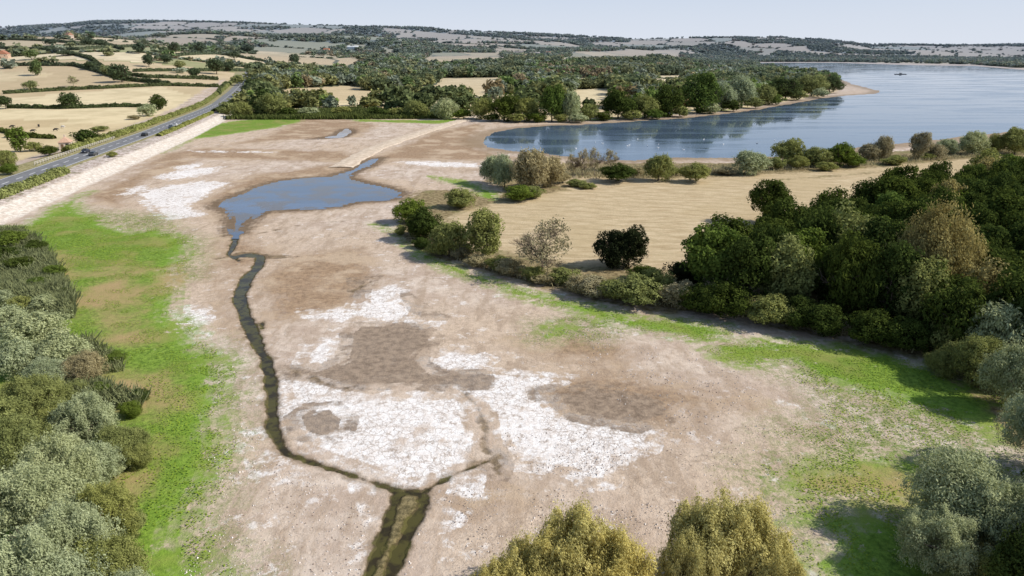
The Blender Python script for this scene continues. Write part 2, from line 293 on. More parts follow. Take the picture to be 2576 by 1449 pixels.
gm=msk('green',8,8,2.2,.1); gm=g.math('MULTIPLY',gm,g.ss(g.math('ADD',g.math('MULTIPLY',g.attr('green'),.022),g.noise(.45,8,.8)),.40,.49)); c=g.mix(gm,c,gcol)
lcol=g.mix(g.ss(fn,.35,.65),(.13,.095,.045),(.36,.28,.15)); lcol=g.mix(g.ss(mid,.5,.65,0,.5),lcol,(.17,.18,.06)); c=g.mix(msk('land',8,4,.8),c,lcol)
st=g.scalev((.3,1.8,1)); fcol=g.mix(g.ss(g.noise(.5,7,.78,st),.35,.65),(.42,.31,.175),(.63,.505,.325)); fcol=g.mix(g.ss(big,.45,.6,0,.45),fcol,(.47,.36,.20)); fcol=g.mix(g.ss(g.noise(1.6,5,.8),.5,.7,0,.55),fcol,(.31,.235,.125))
sx_=g.t.nodes.new('ShaderNodeSeparateXYZ'); g.set(sx_.inputs[0],g.pos); lin=g.math('SINE',g.math('ADD',g.math('ADD',g.math('MULTIPLY',sx_.outputs[0],.35),g.math('MULTIPLY',sx_.outputs[1],1.15)),g.math('MULTIPLY',wn,14)))
fcol=g.mix(g.ss(lin,.35,.95,0,.32),fcol,(.34,.26,.14)); c=g.mix(msk('field',6,3,1.2),c,fcol)
ft_=g.attr('ftone'); fl=g.mix(g.ss(ft_,.0,.6),(.70,.575,.35),(.52,.39,.22)); fl=g.mix(g.ss(ft_,.66,.7),fl,(.28,.28,.10)); fl=g.mix(g.ss(ft_,.86,.88),fl,(.72,.60,.38)); fl=g.mix(g.ss(g.noise(.05,6,.65),.4,.65,0,.45),fl,(.40,.31,.16))
flh=g.mix(g.ss(ft_,.35,.4),(.38,.28,.15),(.18,.19,.08)); flh=g.mix(g.ss(ft_,.55,.6),flh,(.45,.34,.19)); fl=g.mix(g.ss(g.dist(),1100,2300,0,.85),fl,flh)
fl=g.mix(g.ss(g.attr('fedge'),9,4,0,.9),fl,(.06,.07,.025)); fl=g.mix(g.ss(g.math('ADD',g.attr('farwood'),g.math('MULTIPLY',wn,.6)),.4,.6,0,.92),fl,(.055,.07,.03)); c=g.mix(g.ss(g.math('ADD',g.attr('farland'),g.math('MULTIPLY',wn,10)),-1.5,1.5),c,fl)
vcol=g.mix(g.ss(fn,.35,.65),(.17,.155,.06),(.42,.36,.19)); c=g.mix(g.ss(g.math('ADD',g.attr('verge'),g.math('MULTIPLY',wf,4)),-.5,.5),c,vcol)
gr=g.mix(g.ss(fn,.4,.6),(.32,.245,.19),(.66,.57,.51)); gr=g.mix(g.ss(g.noise(.35,6,.7),.52,.62,0,.8),gr,(.16,.15,.07))
c=g.mix(g.ss(g.math('ADD',g.attr('grav'),g.math('MULTIPLY',wf,6)),-.5,.5),c,gr)
cn=g.mix(g.ss(fn,.40,.62),(.78,.71,.62),(.52,.44,.36)); cn=g.mix(g.ss(g.noise(.25,6,.7,g.scalev((2.5,.6,1))),.48,.62,0,.7),cn,(.60,.49,.39)); cn=g.mix(g.ss(fn2,.53,.66,0,.6),cn,(.36,.30,.24))
c=g.mix(g.ss(g.math('ADD',g.attr('conc'),g.math('MULTIPLY',wf,5)),-.5,.5),c,cn)
wet=g.mix(g.ss(fn,.35,.65),(.04,.03,.016),(.10,.075,.036)); wet=g.mix(g.ss(g.noise(.5,5,.7),.47,.6,0,.7),wet,(.10,.095,.025))
sidc=g.mix(g.ss(fn,.4,.62),(.10,.07,.04),(.24,.175,.10))
c=g.mix(g.ss(g.math('ADD',g.attr('side'),g.math('MULTIPLY',wf,4)),-.3,.6,0,.8),c,sidc); c=g.mix(g.ss(g.math('ADD',g.attr('stream'),g.math('MULTIPLY',wf,2.4)),-.55,.0,0,.6),c,(.20,.145,.09))
wed=g.mix(g.ss(gn,.4,.6),(.085,.07,.025),(.24,.19,.085)); c=g.mix(g.ss(g.math('ADD',g.attr('weed'),g.math('MULTIPLY',wf,1.6)),-.2,.25,0,.93),c,wed)
c=g.mix(g.ss(g.math('ADD',g.attr('stream'),g.math('MULTIPLY',wf,1.0)),-.12,.12,0,.95),c,wet)
c=g.mix(g.ss(g.math('ADD',g.attr('pond'),g.math('MULTIPLY',wf,7)),-3.2,.2,0,.88),c,(.15,.105,.065)); c=g.mix(g.ss(g.math('ADD',g.attr('lake'),g.math('MULTIPLY',wn,14)),-13,1,0,.75),c,(.24,.17,.10))
c=g.mix(g.hazef(),c,HAZE_TINT); g.color(c)  # far ground tinted to imitate aerial haze
g.bump(g.math('ADD',fn,g.math('MULTIPLY',fn2,.4)),.5,.35)
ground=ob('ground',mk('ground',np.stack([X,Y,Zg],-1),4,Fq,ATT,g.m,True),kind='structure',label='dried lakebed and surrounding farmland running up to hills',cat='ground')
# ---------------- water ----------------
def water(name,col,rough,bs,bd,murk=None,spec=.5,mk_=(.52,.66),msc=.12,bands=.14):
    w=NT(name,rough,spec); w.b.inputs['IOR'].default_value=1.33
    n=w.noise(.03,6,.65,w.scalev((.35,1.8,1))); cc=w.mix(w.ss(n,.4,.62),col,tuple(a*1.35 for a in col))
    if murk: cc=w.mix(w.ss(w.noise(msc,6,.65),mk_[0],mk_[1],0,.85),cc,murk)
    w.color(cc); w.bump(w.noise(1.0,4,.6,w.scalev((.6,1.5,1))),bs,bd)
    w.set(w.b.inputs['Roughness'],w.ss(n,.42,.58,rough,rough+bands)); return w.m
def flat(name,pts,z,mat,label):
    me=bpy.data.meshes.new(name); me.from_pydata([(a,b,z) for a,b in pts],[],[list(range(len(pts)))]); me.materials.append(mat)
    return ob(name,me,kind='structure',label=label,cat='water')
lk=poly([(1150,350),(1220,312),(1400,303),(1600,293),(1700,287),(1800,278),(1900,266),(1980,250),(2040,238),(2110,226),(2110,215),(2050,180),(1990,170),(1900,168),(1890,155),(2100,155),(2300,158),(2450,160),(2576,168),(2900,176),(3400,186),(3400,320),(2900,335),(2576,345),(2430,358),(2300,372),(2150,386),(2090,400),(1900,410),(1500,416),(1430,408),(1200,390)])
flat('lake',lk,-.07,water('lake_water',(.075,.11,.155),.01,.12,.015,bands=.16),'wide blue reservoir with calm patches and light ripples')
flat('pond',[tuple(a) for a in poly([(500,385),(1060,385),(1060,560),(760,600),(500,600)])],-.06,water('pond_water',(.08,.11,.165),.02,.15,.02,(.13,.105,.08),msc=.14,mk_=(.46,.58)),'shallow blue pool left on the dried bed')
flat('pool',[tuple(a) for a in poly([(720,315),(920,315),(920,356),(720,356)])],-.09,water('pool_water',(.2,.18,.17),.1,.2,.03,(.34,.26,.19),mk_=(.40,.5),msc=.25),'small shallow pool on wet mud')
sw=water('stream_water',(.032,.025,.012),.15,.4,.05,(.085,.075,.022),.3,(.42,.56),.5)
flat('stream',[tuple(a) for a in poly([(520,560),(800,600),(800,700),(720,800),(760,1100),(1000,1180),(1260,1130),(1260,1200),(1160,1280),(1100,1600),(820,1600),(880,1300),(600,1200),(600,900),(520,720)])],-.13,sw,'dark muddy stream winding through the dried lakebed')
# ---------------- path, road ----------------
def strip(name,cl,prof,zf,mat,label,cat,kind='structure',wob=0):
    cl=np.array(cl); tg=np.gradient(cl,axis=0); tg/=np.linalg.norm(tg,axis=1)[:,None]; nx=np.stack([tg[:,1],-tg[:,0]],-1)
    V=[]
    for k in range(len(cl)):
        for a,(d,dz) in enumerate(prof):
            dd=d*(1+wob*float(fbm(np.array([cl[k,1]/5.]),np.array([a*1.7]),2,3)[0])); q=cl[k]+nx[k]*dd; V.append((q[0],q[1],zf(q[0],q[1])+dz))
    n=len(prof); Fc=[[k*n+a,k*n+a+1,(k+1)*n+a+1,(k+1)*n+a] for k in range(len(cl)-1) for a in range(n-1)]
    return ob(name,mk(name,V,4,np.array(Fc)[:,::-1],None,mat),label=label,cat=cat,kind=kind)
def resample(pl,step):
    pl=np.asarray(pl,float); s=np.r_[0,np.cumsum(np.hypot(*np.diff(pl,axis=0).T))]; q=np.arange(0,s[-1],step)
    x=np.interp(q,s,pl[:,0]);y=np.interp(q,s,pl[:,1])
    if len(x)>8:
        k=max(3,min(9,len(x)//4))|1; w=np.ones(k)/k; xs=np.convolve(np.pad(x,k//2,'edge'),w,'valid'); ys=np.convolve(np.pad(y,k//2,'edge'),w,'valid'); return np.stack([xs,ys],-1)
    return np.stack([x,y],-1)
pm=NT('path_earth',.95,.1); pc=pm.mix(pm.ss(pm.noise(.5,8,.7),.35,.65),(.50,.39,.28),(.70,.58,.45)); pm.color(pc); pm.bump(pm.noise(3,5,.6),.5,.2)
strip('path',resample(poly([(1215,289),(1150,306),(1080,327),(1000,353),(945,374),(900,396),(872,412),(852,424)]),1.5),[(-5.2,-.3),(-3.4,.15),(0,.3),(3.4,.15),(5.2,-.3)],lambda x,y:0.,pm.m,'pale earth causeway crossing the dried bed','path',wob=.45)
rz=lambda x,y:float(Hb(x,y))
am=NT('asphalt',.85,.3); am.color(am.mix(am.ss(am.noise(.6,6,.6),.3,.7),(.15,.15,.155),(.22,.217,.215))); am.bump(am.noise(20,3),.2,.02)
rl=resample(road,4); strip('road',rl,[(-4.6,-.3),(-4.5,.1),(4.5,.1),(4.6,-.3)],rz,am.m,'grey two-lane asphalt road on a low embankment','road')
wp=NT('white_paint',.7); wp.color(wp.mix(wp.ss(wp.noise(3),.4,.6),(.8,.8,.78),(.6,.6,.58)))
tg=np.gradient(rl,axis=0); tg/=np.linalg.norm(tg,axis=1)[:,None]; nxr=np.stack([tg[:,1],-tg[:,0]],-1)
V=[]
for k in range(0,len(rl)-1):
    a,b=rl[k],rl[k+1]; n0=nxr[k];n1=nxr[k+1]; za=rz(*a)+.115; zb=rz(*b)+.115
    for d0,w in ((-4.1,.12),(4.1,.12)): V+=[(a[0]+n0[0]*(d0-w),a[1]+n0[1]*(d0-w),za),(a[0]+n0[0]*(d0+w),a[1]+n0[1]*(d0+w),za),(b[0]+n1[0]*(d0+w),b[1]+n1[1]*(d0+w),zb),(b[0]+n1[0]*(d0-w),b[1]+n1[1]*(d0-w),zb)]
    if k%2==0:
        w=.17; V+=[(a[0]-n0[0]*w,a[1]-n0[1]*w,za),(a[0]+n0[0]*w,a[1]+n0[1]*w,za),(b[0]+n1[0]*w,b[1]+n1[1]*w,zb),(b[0]-n1[0]*w,b[1]-n1[1]*w,zb)]
ob('road_marking',mk('road_marking',V,4,None,None,wp.m),kind='structure',label='white dashed centre line and edge lines',cat='road marking')
# ---------------- foliage ----------------
def leafmat(name,dk,lt,tr=.25,tint=False,rv=.6):
    m=NT(name); t=m.t; t.nodes.remove(m.b); out=t.nodes['Material Output']
    tone=m.attr('tone'); c=m.mix(tone,dk,lt)
    if tint:
        h=m.attr('tint'); c2=m.mix(tone,(.07,.08,.025),(.33,.33,.12)); c3=m.mix(tone,(.10,.12,.075),(.36,.40,.27)); c4=m.mix(tone,(.055,.09,.02),(.23,.31,.075)); c5=m.mix(tone,(.16,.115,.05),(.42,.33,.17))
        for th_,cc in ((.42,c2),(.64,c3),(.78,c4),(.94,c5)): c=m.mix(m.math('GREATER_THAN',h,th_),c,cc)
    else:
        oi=t.nodes.new('ShaderNodeObjectInfo'); c=m.mix(m.math('MULTIPLY',oi.outputs['Random'],rv),c,m.mix(tone,tuple(a*k for a,k in zip(dk,(2.0,1.6,1.1))),tuple(a*k for a,k in zip(lt,(1.6,1.4,.9)))))
    c=m.mix(m.hazef(),c,HAZE_TINT)  # distant foliage colour carries painted haze
    d=t.nodes.new('ShaderNodeBsdfDiffuse'); tl=t.nodes.new('ShaderNodeBsdfTranslucent'); ms=t.nodes.new('ShaderNodeMixShader'); ms.inputs[0].default_value=tr
    m.set(d.inputs[0],c); m.set(tl.inputs[0],c); t.links.new(d.outputs[0],ms.inputs[1]); t.links.new(tl.outputs[0],ms.inputs[2]); t.links.new(ms.outputs[0],out.inputs[0]); return m.m
LM=dict(oak=leafmat('oak_leaves',(.022,.037,.011),(.09,.125,.03)),dark=leafmat('dark_leaves',(.012,.018,.009),(.04,.05,.022)),
 green=leafmat('green_leaves',(.045,.08,.014),(.16,.22,.05)),olive=leafmat('olive_leaves',(.10,.12,.035),(.36,.385,.14),.28,False,.35),
 grey=leafmat('willow_leaves',(.17,.205,.10),(.54,.59,.36),.32,False,.25),gold=leafmat('golden_leaves',(.25,.235,.07),(.70,.63,.26),.32,False,.3),
 rust=leafmat('rust_leaves',(.15,.13,.05),(.42,.37,.16),.25,False,.3),tan=leafmat('tan_leaves',(.20,.18,.10),(.47,.42,.26),.25,False,.3),reed=leafmat('reed_leaves',(.06,.08,.045),(.21,.245,.15)),
 wood=leafmat('wood_leaves',(.05,.067,.025),(.19,.225,.085),.3,True),hedge=leafmat('hedge_leaves',(.035,.05,.015),(.12,.15,.05)),cover=leafmat('cover_leaves',(.11,.19,.025),(.27,.365,.055),.3))
bk=NT('bark',.95,.1); bk.color(bk.mix(bk.ss(bk.noise(3,6),.35,.65),(.08,.06,.04),(.18,.14,.11)))
SH=dict(
 oak=(30,.54,(.33,.30),(.12,.2),1,1.2,0),willow=(60,.46,(.37,.36),(.08,.15),1.35,2.6,.6),plume=(90,.46,(.37,.38),(.05,.09),2.2,2.6,.7),
 bush=(24,.40,(.34,.28),(.13,.22),1,1.4,.2),poplar=(34,.50,(.32,.36),(.12,.19),1.2,1.3,.1),thin=(46,.56,(.38,.34),(.08,.13),1.1,1.6,.2),
 mid=(30,.44,(.34,.34),(.13,.22),1,1.2,0))
def crown(kind,n,ls,seed):
    r=np.random.default_rng(seed); nl,cz,(rx,rzz),(l0,l1),zs,asp,ver=SH[kind]
    d=r.normal(size=(nl,3)); d/=np.linalg.norm(d,axis=1)[:,None]; rad=r.uniform(.5,1,nl)[:,None]
    C=d*rad*np.array([rx,rx,rzz]); C[:,2]+=cz
    C[:,:2]*=(1-.3*np.clip((C[:,2:3]-cz)/rzz,0,1)) if kind!='bush' else 1
    lr=r.uniform(l0,l1,nl); lt=r.random(nl)
    ns=28 if n>1000 else 6; sd=r.normal(size=(nl,ns,3)); sd[...,2]=sd[...,2]+.25; sd/=np.linalg.norm(sd,axis=2)[...,None]; sr=r.uniform(.72,1.15,(nl,ns)); stn=r.random((nl,ns))
    pr=lr**2/np.sum(lr**2); li=r.choice(nl,n,p=pr); si=r.integers(0,ns,n)
    dd=sd[li,si]+r.normal(size=(n,3))*.2; dd/=np.linalg.norm(dd,axis=1)[:,None]
    q=lr[li]*sr[li,si]*(1-.3*r.random(n)**2); 
    if kind=='thin': q*=r.uniform(.4,1.1,n)
    if kind in('plume','willow'): q*=np.where(r.random(n)<.25,r.uniform(1.,1.55,n),1)
    p=C[li]+dd*q[:,None]*np.array([1,1,zs])
    p[:,2]=np.where(p[:,2]<.02,.02+r.random(n)*.05,p[:,2])
    nm=dd+r.normal(size=(n,3))*.55; nm/=np.linalg.norm(nm,axis=1)[:,None]
    tv=r.normal(size=(n,3)); tv=tv*(1-ver)+np.array([0,0,1.])*ver*np.sign(r.random((n,1))-.1)*1.6; tv-=nm*np.sum(tv*nm,1)[:,None]; tv/=np.linalg.norm(tv,axis=1)[:,None]+1e-6
    bv=np.cross(nm,tv); s=ls*r.uniform(.6,1.3,n)[:,None]; a=tv*s*math.sqrt(asp); b=bv*s/math.sqrt(asp)
    V=np.stack([p-a-b*.3,p-a*.1-b,p+a+b*.2,p+a*.1+b],1).reshape(-1,3)
    tone=np.clip(.15+.3*lt[li]+.3*stn[li,si]+.3*r.random(n)-.05,0,1); return V,np.repeat(tone,4)
def tubes(segs,nside=6):
    V=[];Fc=[]
    for a,b,ra,rb in segs:
        a=np.array(a,float);b=np.array(b,float);d=b-a;d/=np.linalg.norm(d)+1e-9; u=np.cross(d,[.3,.9,.1]);u/=np.linalg.norm(u);w=np.cross(d,u); o=len(V)
        for p,rd in ((a,ra),(b,rb)):
            for k in range(nside): an=2*math.pi*k/nside; V.append(p+(u*math.cos(an)+w*math.sin(an))*rd)
        for k in range(nside): Fc.append([o+k,o+(k+1)%nside,o+nside+(k+1)%nside,o+nside+k])
    return V,Fc
def trunk_mesh(seed,twiggy=False):
    r=np.random.default_rng(seed); segs=[]
    def br(p,d,L,rad,dep):
        q=p; n=3 if dep<3 else 2
        for k in range(n):
            d=d+r.normal(size=3)*.12; d/=np.linalg.norm(d); q2=q+d*L/n; segs.append((q,q2,rad*(1-k*.2),rad*(1-(k+1)*.2))); q=q2
            if dep<(5 if twiggy else 2) and (k>0 or dep>0):
                for _ in range(2 if dep>0 else 3):
                    e=d*.75+r.normal(size=3)*.55; e[2]=abs(e[2])*.8+.15; e/=np.linalg.norm(e); br(q,e,L*r.uniform(.5,.68),rad*.5,dep+1)
    br(np.zeros(3)-[0,0,.02],np.array([0,0,1.]),.40,.022,0)
    if not twiggy:
        for _ in range(6):
            e=r.normal(size=3)*.6; e[2]=abs(e[2])+.5; e/=np.linalg.norm(e); br(np.array([0,0,.3]),e,.28,.011,1)
    V,Fc=tubes(segs,3 if twiggy else 6); return mk('trunk',V,4,Fc,None,bk.m)
CM={}
def cmesh(kind,lod,var,col):
    k=(kind,lod,var,col)
    if k not in CM:
        n,ls={'hi':(12000,.0155),'xhi':(34000,.0095),'mid':(2400,.03)}[lod]
        if kind=='thin': n=int(n*.2); ls*=.8
        if kind=='plume': n=60000; ls=.0068
        if kind=='willow' and lod=='xhi': n=48000; ls=.0082
        V,t=crown(kind,n,ls,var*17+len(kind)*101); CM[k]=mk('crown_'+kind,V,4,None,{'tone':t},LM[col])
    return CM[k]
TR=[trunk_mesh(s) for s in (1,2,3)]; TW=[trunk_mesh(s,True) for s in (5,6)]
desc={'oak':'dark green broadleaf','dark':'very dark purple-green','green':'fresh green','olive':'olive green','grey':'silvery grey-green','gold':'golden yellow-green','rust':'olive-brown early autumn','tan':'dry tan','wood':'dark green','reed':'dull green'}
NTREE=[0]
def tree(p,h,w,kind,col,where,lod=None,group='trees around the lake'):
    D=math.hypot(p[0],p[1]); lod=lod or ('xhi' if D<95 else 'hi' if D<330 else 'mid'); var=int(rng.integers(0,3)) if lod!='xhi' else int(rng.integers(0,2)); rot=float(rng.uniform(0,6.28))
    if kind=='bush':
        return ob('bush',cmesh(kind,lod,var,col),(p[0],p[1],p[2]-.1),f"{desc[col]} rounded bush {where}",'bush','bushes around the lake',rot=rot,scale=(w,w,h))
    NTREE[0]+=1; nm={'grey':'willow_tree','oak':'oak_tree','gold':'willow_tree'}.get(col,'tree')
    if kind=='thin': nm='tree'
    lab=f"{desc[col]} {'sparse open-branched' if kind=='thin' else 'full-crowned'} tree {where}"
    e=ob(nm,None,(p[0],p[1],p[2]-.1),lab,'tree',group,rot=rot,scale=(w,w,h)); e.empty_display_size=.3
    ob('trunk',(TW if kind=='thin' else TR)[var%2],parent=e); ob('crown',cmesh(kind,lod,var,col),parent=e); return e
def tpx(u,vb,vt,wpx,kind,col,where='beside the field',lod=None):
    p=P(u,vb); zt=HC+p[1]*slope(vt); depth=p[1]*cp+(HC-p[2])*sp; return tree(p,max(zt-p[2],1.),wpx*depth/F*1.05,kind,col,where,lod)
def ttop(u,vt,h,w,kind,col,where='at the lake edge'):
    p=Pz(u,vt,h*.97); p[2]=0; return tree(p,h,w,kind,col,where)
wf_='at the edge of the straw field'
for a in [(1925,562,440,128,'oak','oak'),(1532,672,562,105,'mid','dark'),(1582,668,548,110,'mid','dark'),(1368,698,530,175,'thin','tan'),(1215,655,520,128,'poplar','olive'),
 (1072,605,510,112,'mid','oak'),(1030,560,490,95,'mid','green'),(1050,590,540,60,'mid','oak'),(1130,645,545,125,'willow','olive'),
 (1235,462,380,72,'willow','grey'),(1270,470,376,70,'willow','grey'),(1335,478,356,112,'willow','tan'),(1385,468,380,88,'willow','tan'),(1465,445,364,48,'thin','tan'),(1495,442,360,52,'thin','tan'),(1440,445,378,44,'thin','tan'),(1535,430,368,50,'thin','tan'),
 (1655,455,379,92,'willow','olive'),(1885,438,370,106,'willow','grey'),(1980,412,335,92,'mid','olive'),(2050,418,362,88,'willow','olive'),(2110,418,345,92,'mid','green'),(2218,402,331,54,'willow','tan'),(2185,402,354,68,'willow','tan'),
 (2310,402,326,64,'poplar','tan'),(2380,388,343,68,'willow','grey'),(2445,388,320,84,'willow','grey'),(2500,385,331,54,'willow','olive'),(2552,388,303,88,'mid','olive'),(2350,398,356,62,'willow','tan')]:
    tpx(*a[:6],where=wf_)
for a in [(1160,522,462,94,'bush','olive'),(1545,457,400,104,'bush','oak'),(1300,505,454,94,'bush','green'),(1345,498,458,74,'bush','olive'),(1740,458,398,88,'bush','olive'),(1250,440,405,50,'bush','tan'),(1950,425,385,60,'bush','olive'),(2010,425,385,60,'bush','olive'),
 (1580,765,675,160,'bush','olive'),(1645,752,655,110,'bush','olive'),(1705,775,690,110,'bush','tan'),(1500,745,680,120,'bush','tan'),(1720,720,640,120,'bush','dark'),(1420,715,665,100,'bush','olive'),(1290,690,640,90,'bush','tan'),(1200,668,630,80,'bush','tan'),(1100,640,600,70,'bush','olive'),(1450,470,445,60,'bush','olive'),(1410,460,425,50,'bush','tan'),(1480,475,455,50,'bush','olive'),(1830,800,690,140,'bush','oak'),(1930,815,720,140,'bush','olive'),(2010,830,730,120,'bush','oak'),(2080,430,400,60,'bush','olive'),(2250,415,385,70,'bush','olive'),(2150,420,385,70,'bush','green'),(1160,650,605,70,'bush','tan'),(1340,705,660,80,'bush','olive'),(1250,680,635,80,'bush','olive'),
 (2080,845,740,130,'bush','oak'),(2180,865,755,140,'bush','oak'),(2260,880,770,140,'bush','oak'),(1760,785,690,130,'bush','oak'),(1600,440,415,50,'bush','tan'),(1690,440,415,50,'bush','olive'),(1820,440,415,60,'bush','tan'),(2330,400,380,50,'bush','olive'),(1460,735,680,90,'bush','tan'),(1370,714,680,80,'bush','tan'),(1540,750,690,100,'bush','olive'),(1620,705,660,100,'bush','oak'),(1060,625,590,60,'bush','oak'),(1010,590,560,40,'bush','olive')]:
    tpx(*a,where='on the scrubby lake margin')
for a in [(1270,304,222,90,'mid','oak'),(1325,305,236,75,'willow','olive'),(1388,306,190,82,'mid','green'),(1432,306,218,64,'willow','grey'),(1485,303,250,64,'mid','olive'),(1555,298,206,104,'mid','oak'),(1622,297,232,84,'willow','olive'),(1680,294,202,94,'mid','oak'),(1755,284,164,120,'mid','green'),(1815,278,200,80,'willow','grey'),(1865,270,178,88,'willow','grey'),(1925,264,208,68,'willow','olive'),(1975,252,180,98,'mid','oak'),(2040,242,176,98,'mid','olive'),(2085,234,182,78,'mid','oak'),(1210,300,242,68,'willow','olive'),(1120,300,242,78,'willow','grey'),(1050,296,247,78,'willow','olive'),(690,292,220,88,'mid','olive'),(610,296,250,68,'willow','olive')]: tpx(*a,where='on the shore of the inlet',lod='hi')
for k,a in enumerate([(1235,306,280,50),(1295,308,278,60),(1350,308,276,60),(1408,308,280,50),(1455,308,278,60),(1515,304,274,60),(1590,302,268,60),(1650,300,266,60),(1715,294,256,60),(1785,286,250,60),(1840,280,240,60),(1895,272,236,60),(1950,264,226,60),(2005,252,218,60),(2060,246,214,50),(950,292,262,60),(1000,294,264,60),(1160,300,268,60),(860,290,262,60),(780,292,262,60),(730,294,262,60)]): tpx(*a,'bush',['oak','olive','green','olive','grey'][k%5],where='along the shore of the inlet')
def scat(pl,spc,r,jit=.42):
    mn=pl.min(0);mx=pl.max(0); gx,gy=np.meshgrid(np.arange(mn[0],mx[0],spc),np.arange(mn[1],mx[1],spc*.9)); gx=gx.copy(); gx[1::2]+=spc/2
    gx=(gx+r.uniform(-jit,jit,gx.shape)*spc).ravel();gy=(gy+r.uniform(-jit,jit,gy.shape)*spc).ravel(); m=inside(gx,gy,pl); return gx[m],gy[m]
BW=poly([(1760,770),(1800,715),(1890,690),(1990,650),(2080,615),(2180,580),(2290,535),(2420,500),(2600,480),(2850,510),(2850,800),(2750,980),(2560,950),(2300,865),(2100,815),(1850,785)])
bx,by=scat(BW,6.0,rng)
gp=P(2330,800)
for x,y in zip(bx,by):
    if math.hypot(x-gp[0],y-gp[1])<6.: continue
    z=float(Hb(x,y)); q=rng.random(); col='oak' if q<.80 else 'green' if q<.92 else 'olive' if q<.98 else 'rust'
    h=float(rng.uniform(10.5,14.5)); tree((x,y,z),h,h*float(rng.uniform(.75,1.1)),str(rng.choice(['oak','poplar','willow'],p=[.45,.35,.20])),col,'in the dense wood','hi',group='trees of the dense wood')
tree(gp,18.5,15,'willow','rust','at the edge of the dense wood','xhi',group='trees of the dense wood')
for a in [(2440,700,9.5,10,'willow','olive'),(2540,745,10,11,'willow','grey'),(2400,790,6,8,'willow','olive'),(2600,850,9,9,'willow','grey'),(2480,830,7,9,'willow','olive'),(2380,870,4,5,'willow','olive'),(2690,960,10,10,'willow','grey'),(2750,1080,11,10,'oak','oak'),(2800,1200,11,10,'oak','oak')]: ttop(*a,where='on the shaded lake margin')
for a in [(2470,1135,8.5,11.5,'willow','grey'),(2590,1210,8,8,'plume','grey'),(2390,1280,6,8,'plume','grey'),(2560,1380,5,7,'willow','olive'),(2700,1300,10,9,'oak','oak'),(2420,1410,3.5,4,'bush','olive')]: ttop(*a)
for a in [(1450,1268,9,8.5,'plume','gold'),(1555,1330,8,7,'plume','gold'),(1330,1345,7.5,6.5,'plume','gold'),(1240,1405,6.5,5,'plume','gold'),(1390,1330,7.5,6.5,'plume','gold'),(1810,1235,9,9,'plume','gold'),(1900,1255,8.7,8.5,'plume','gold'),(1740,1330,7.5,5.5,'plume','gold'),(1970,1370,7,5.5,'plume','gold')]: ttop(*a,where='on the stony lake shore')
for a in [(200,985,6.5,8,'plume','grey'),(120,1090,7.5,9,'plume','grey'),(50,1160,8,10,'willow','grey'),(240,1210,6,7,'plume','olive'),(150,1270,8,9,'plume','grey'),(30,1330,9,10,'plume','grey'),(240,1340,6,7,'willow','olive'),(110,1400,7,9,'plume','grey'),(300,1440,5,5,'willow','grey'),(200,1440,5.5,7,'willow','grey'),
 (60,940,6,10,'plume','olive'),(-30,1000,7,9,'willow','olive'),(20,1050,6.5,8,'willow','olive'),(290,1060,4.5,6,'willow','olive'),(130,1010,5,7,'willow','olive'),(190,1100,6,7,'willow','grey'),(70,780,5.5,10,'willow','grey'),(140,840,5,8,'willow','grey'),(30,855,5,7,'willow','grey'),(200,880,4.5,6,'willow','tan'),(0,760,5.5,8,'willow','grey'),(110,900,4,7,'willow','grey')]: ttop(*a,where='beside the green lake margin')
for a in [(105,730,3.2,5,'bush','grey'),(45,735,3.2,5,'bush','olive'),(0,720,3.2,4,'bush','grey'),(320,1000,2.5,3,'bush','green'),(330,1110,3,4,'bush','olive'),(310,1280,3,4,'bush','olive'),(180,950,3,5,'bush','olive'),(250,1130,3,5,'bush','grey'),(270,1400,3,4,'bush','olive'),
 (20,575,4,9,'bush','green'),(80,600,3.2,7,'bush','oak'),(130,660,2.6,5,'bush','green'),(40,640,3,7,'bush','oak'),(160,720,2.2,4,'bush','oak'),(90,690,2.4,5,'bush','green'),(0,610,4,8,'bush','oak'),(280,880,2,4,'bush','green'),(240,960,2,4,'bush','green'),(340,975,1.8,3.4,'bush','oak')]: ttop(*a)
for a in [(175,272,225,60,'mid','oak'),(403,276,230,50,'mid','oak'),(372,292,255,52,'mid','grey'),(95,190,147,42,'poplar','green'),(185,217,187,32,'thin','olive'),(77,224,198,40,'mid','olive'),(307,207,148,62,'mid','oak'),(375,168,131,36,'poplar','oak'),
 (442,137,100,32,'oak','oak'),(503,137,100,38,'oak','oak'),(545,187,141,52,'oak','oak'),(492,197,168,36,'oak','oak'),(14,274,236,42,'oak','oak'),(52,382,315,58,'poplar','green'),(20,425,370,55,'willow','olive'),(420,160,135,36,'oak','oak'),(455,175,150,36,'oak','olive'),(625,135,108,42,'oak','oak'),
 (740,165,130,32,'oak','oak'),(700,212,180,50,'oak','oak'),(575,180,150,38,'oak','oak'),(350,135,105,40,'oak','oak'),(225,115,92,36,'oak','oak'),(130,115,95,40,'oak','oak'),(80,150,122,42,'oak','green'),(665,285,212,90,'mid','oak'),(640,245,190,70,'mid','oak'),
 (590,150,125,40,'oak','oak'),(260,120,95,40,'oak','oak'),(270,190,160,40,'oak','olive'),(230,175,150,36,'oak','oak'),(600,215,185,40,'oak','olive')]: tpx(*a,where='in the dry farmland')
for a in [(215,362,315,80,'bush','oak'),(118,392,360,55,'bush','oak'),(45,345,325,50,'bush','green'),(575,288,248,64,'bush','olive'),(10,400,372,50,'bush','green'),(285,395,378,30,'bush','olive'),(250,330,312,50,'bush','olive'),(90,380,350,50,'bush','olive'),(340,300,285,40,'bush','tan'),(20,440,405,50,'bush','green'),(170,140,124,50,'bush','oak')]: tpx(*a,where='by the roadside')
pts=[]
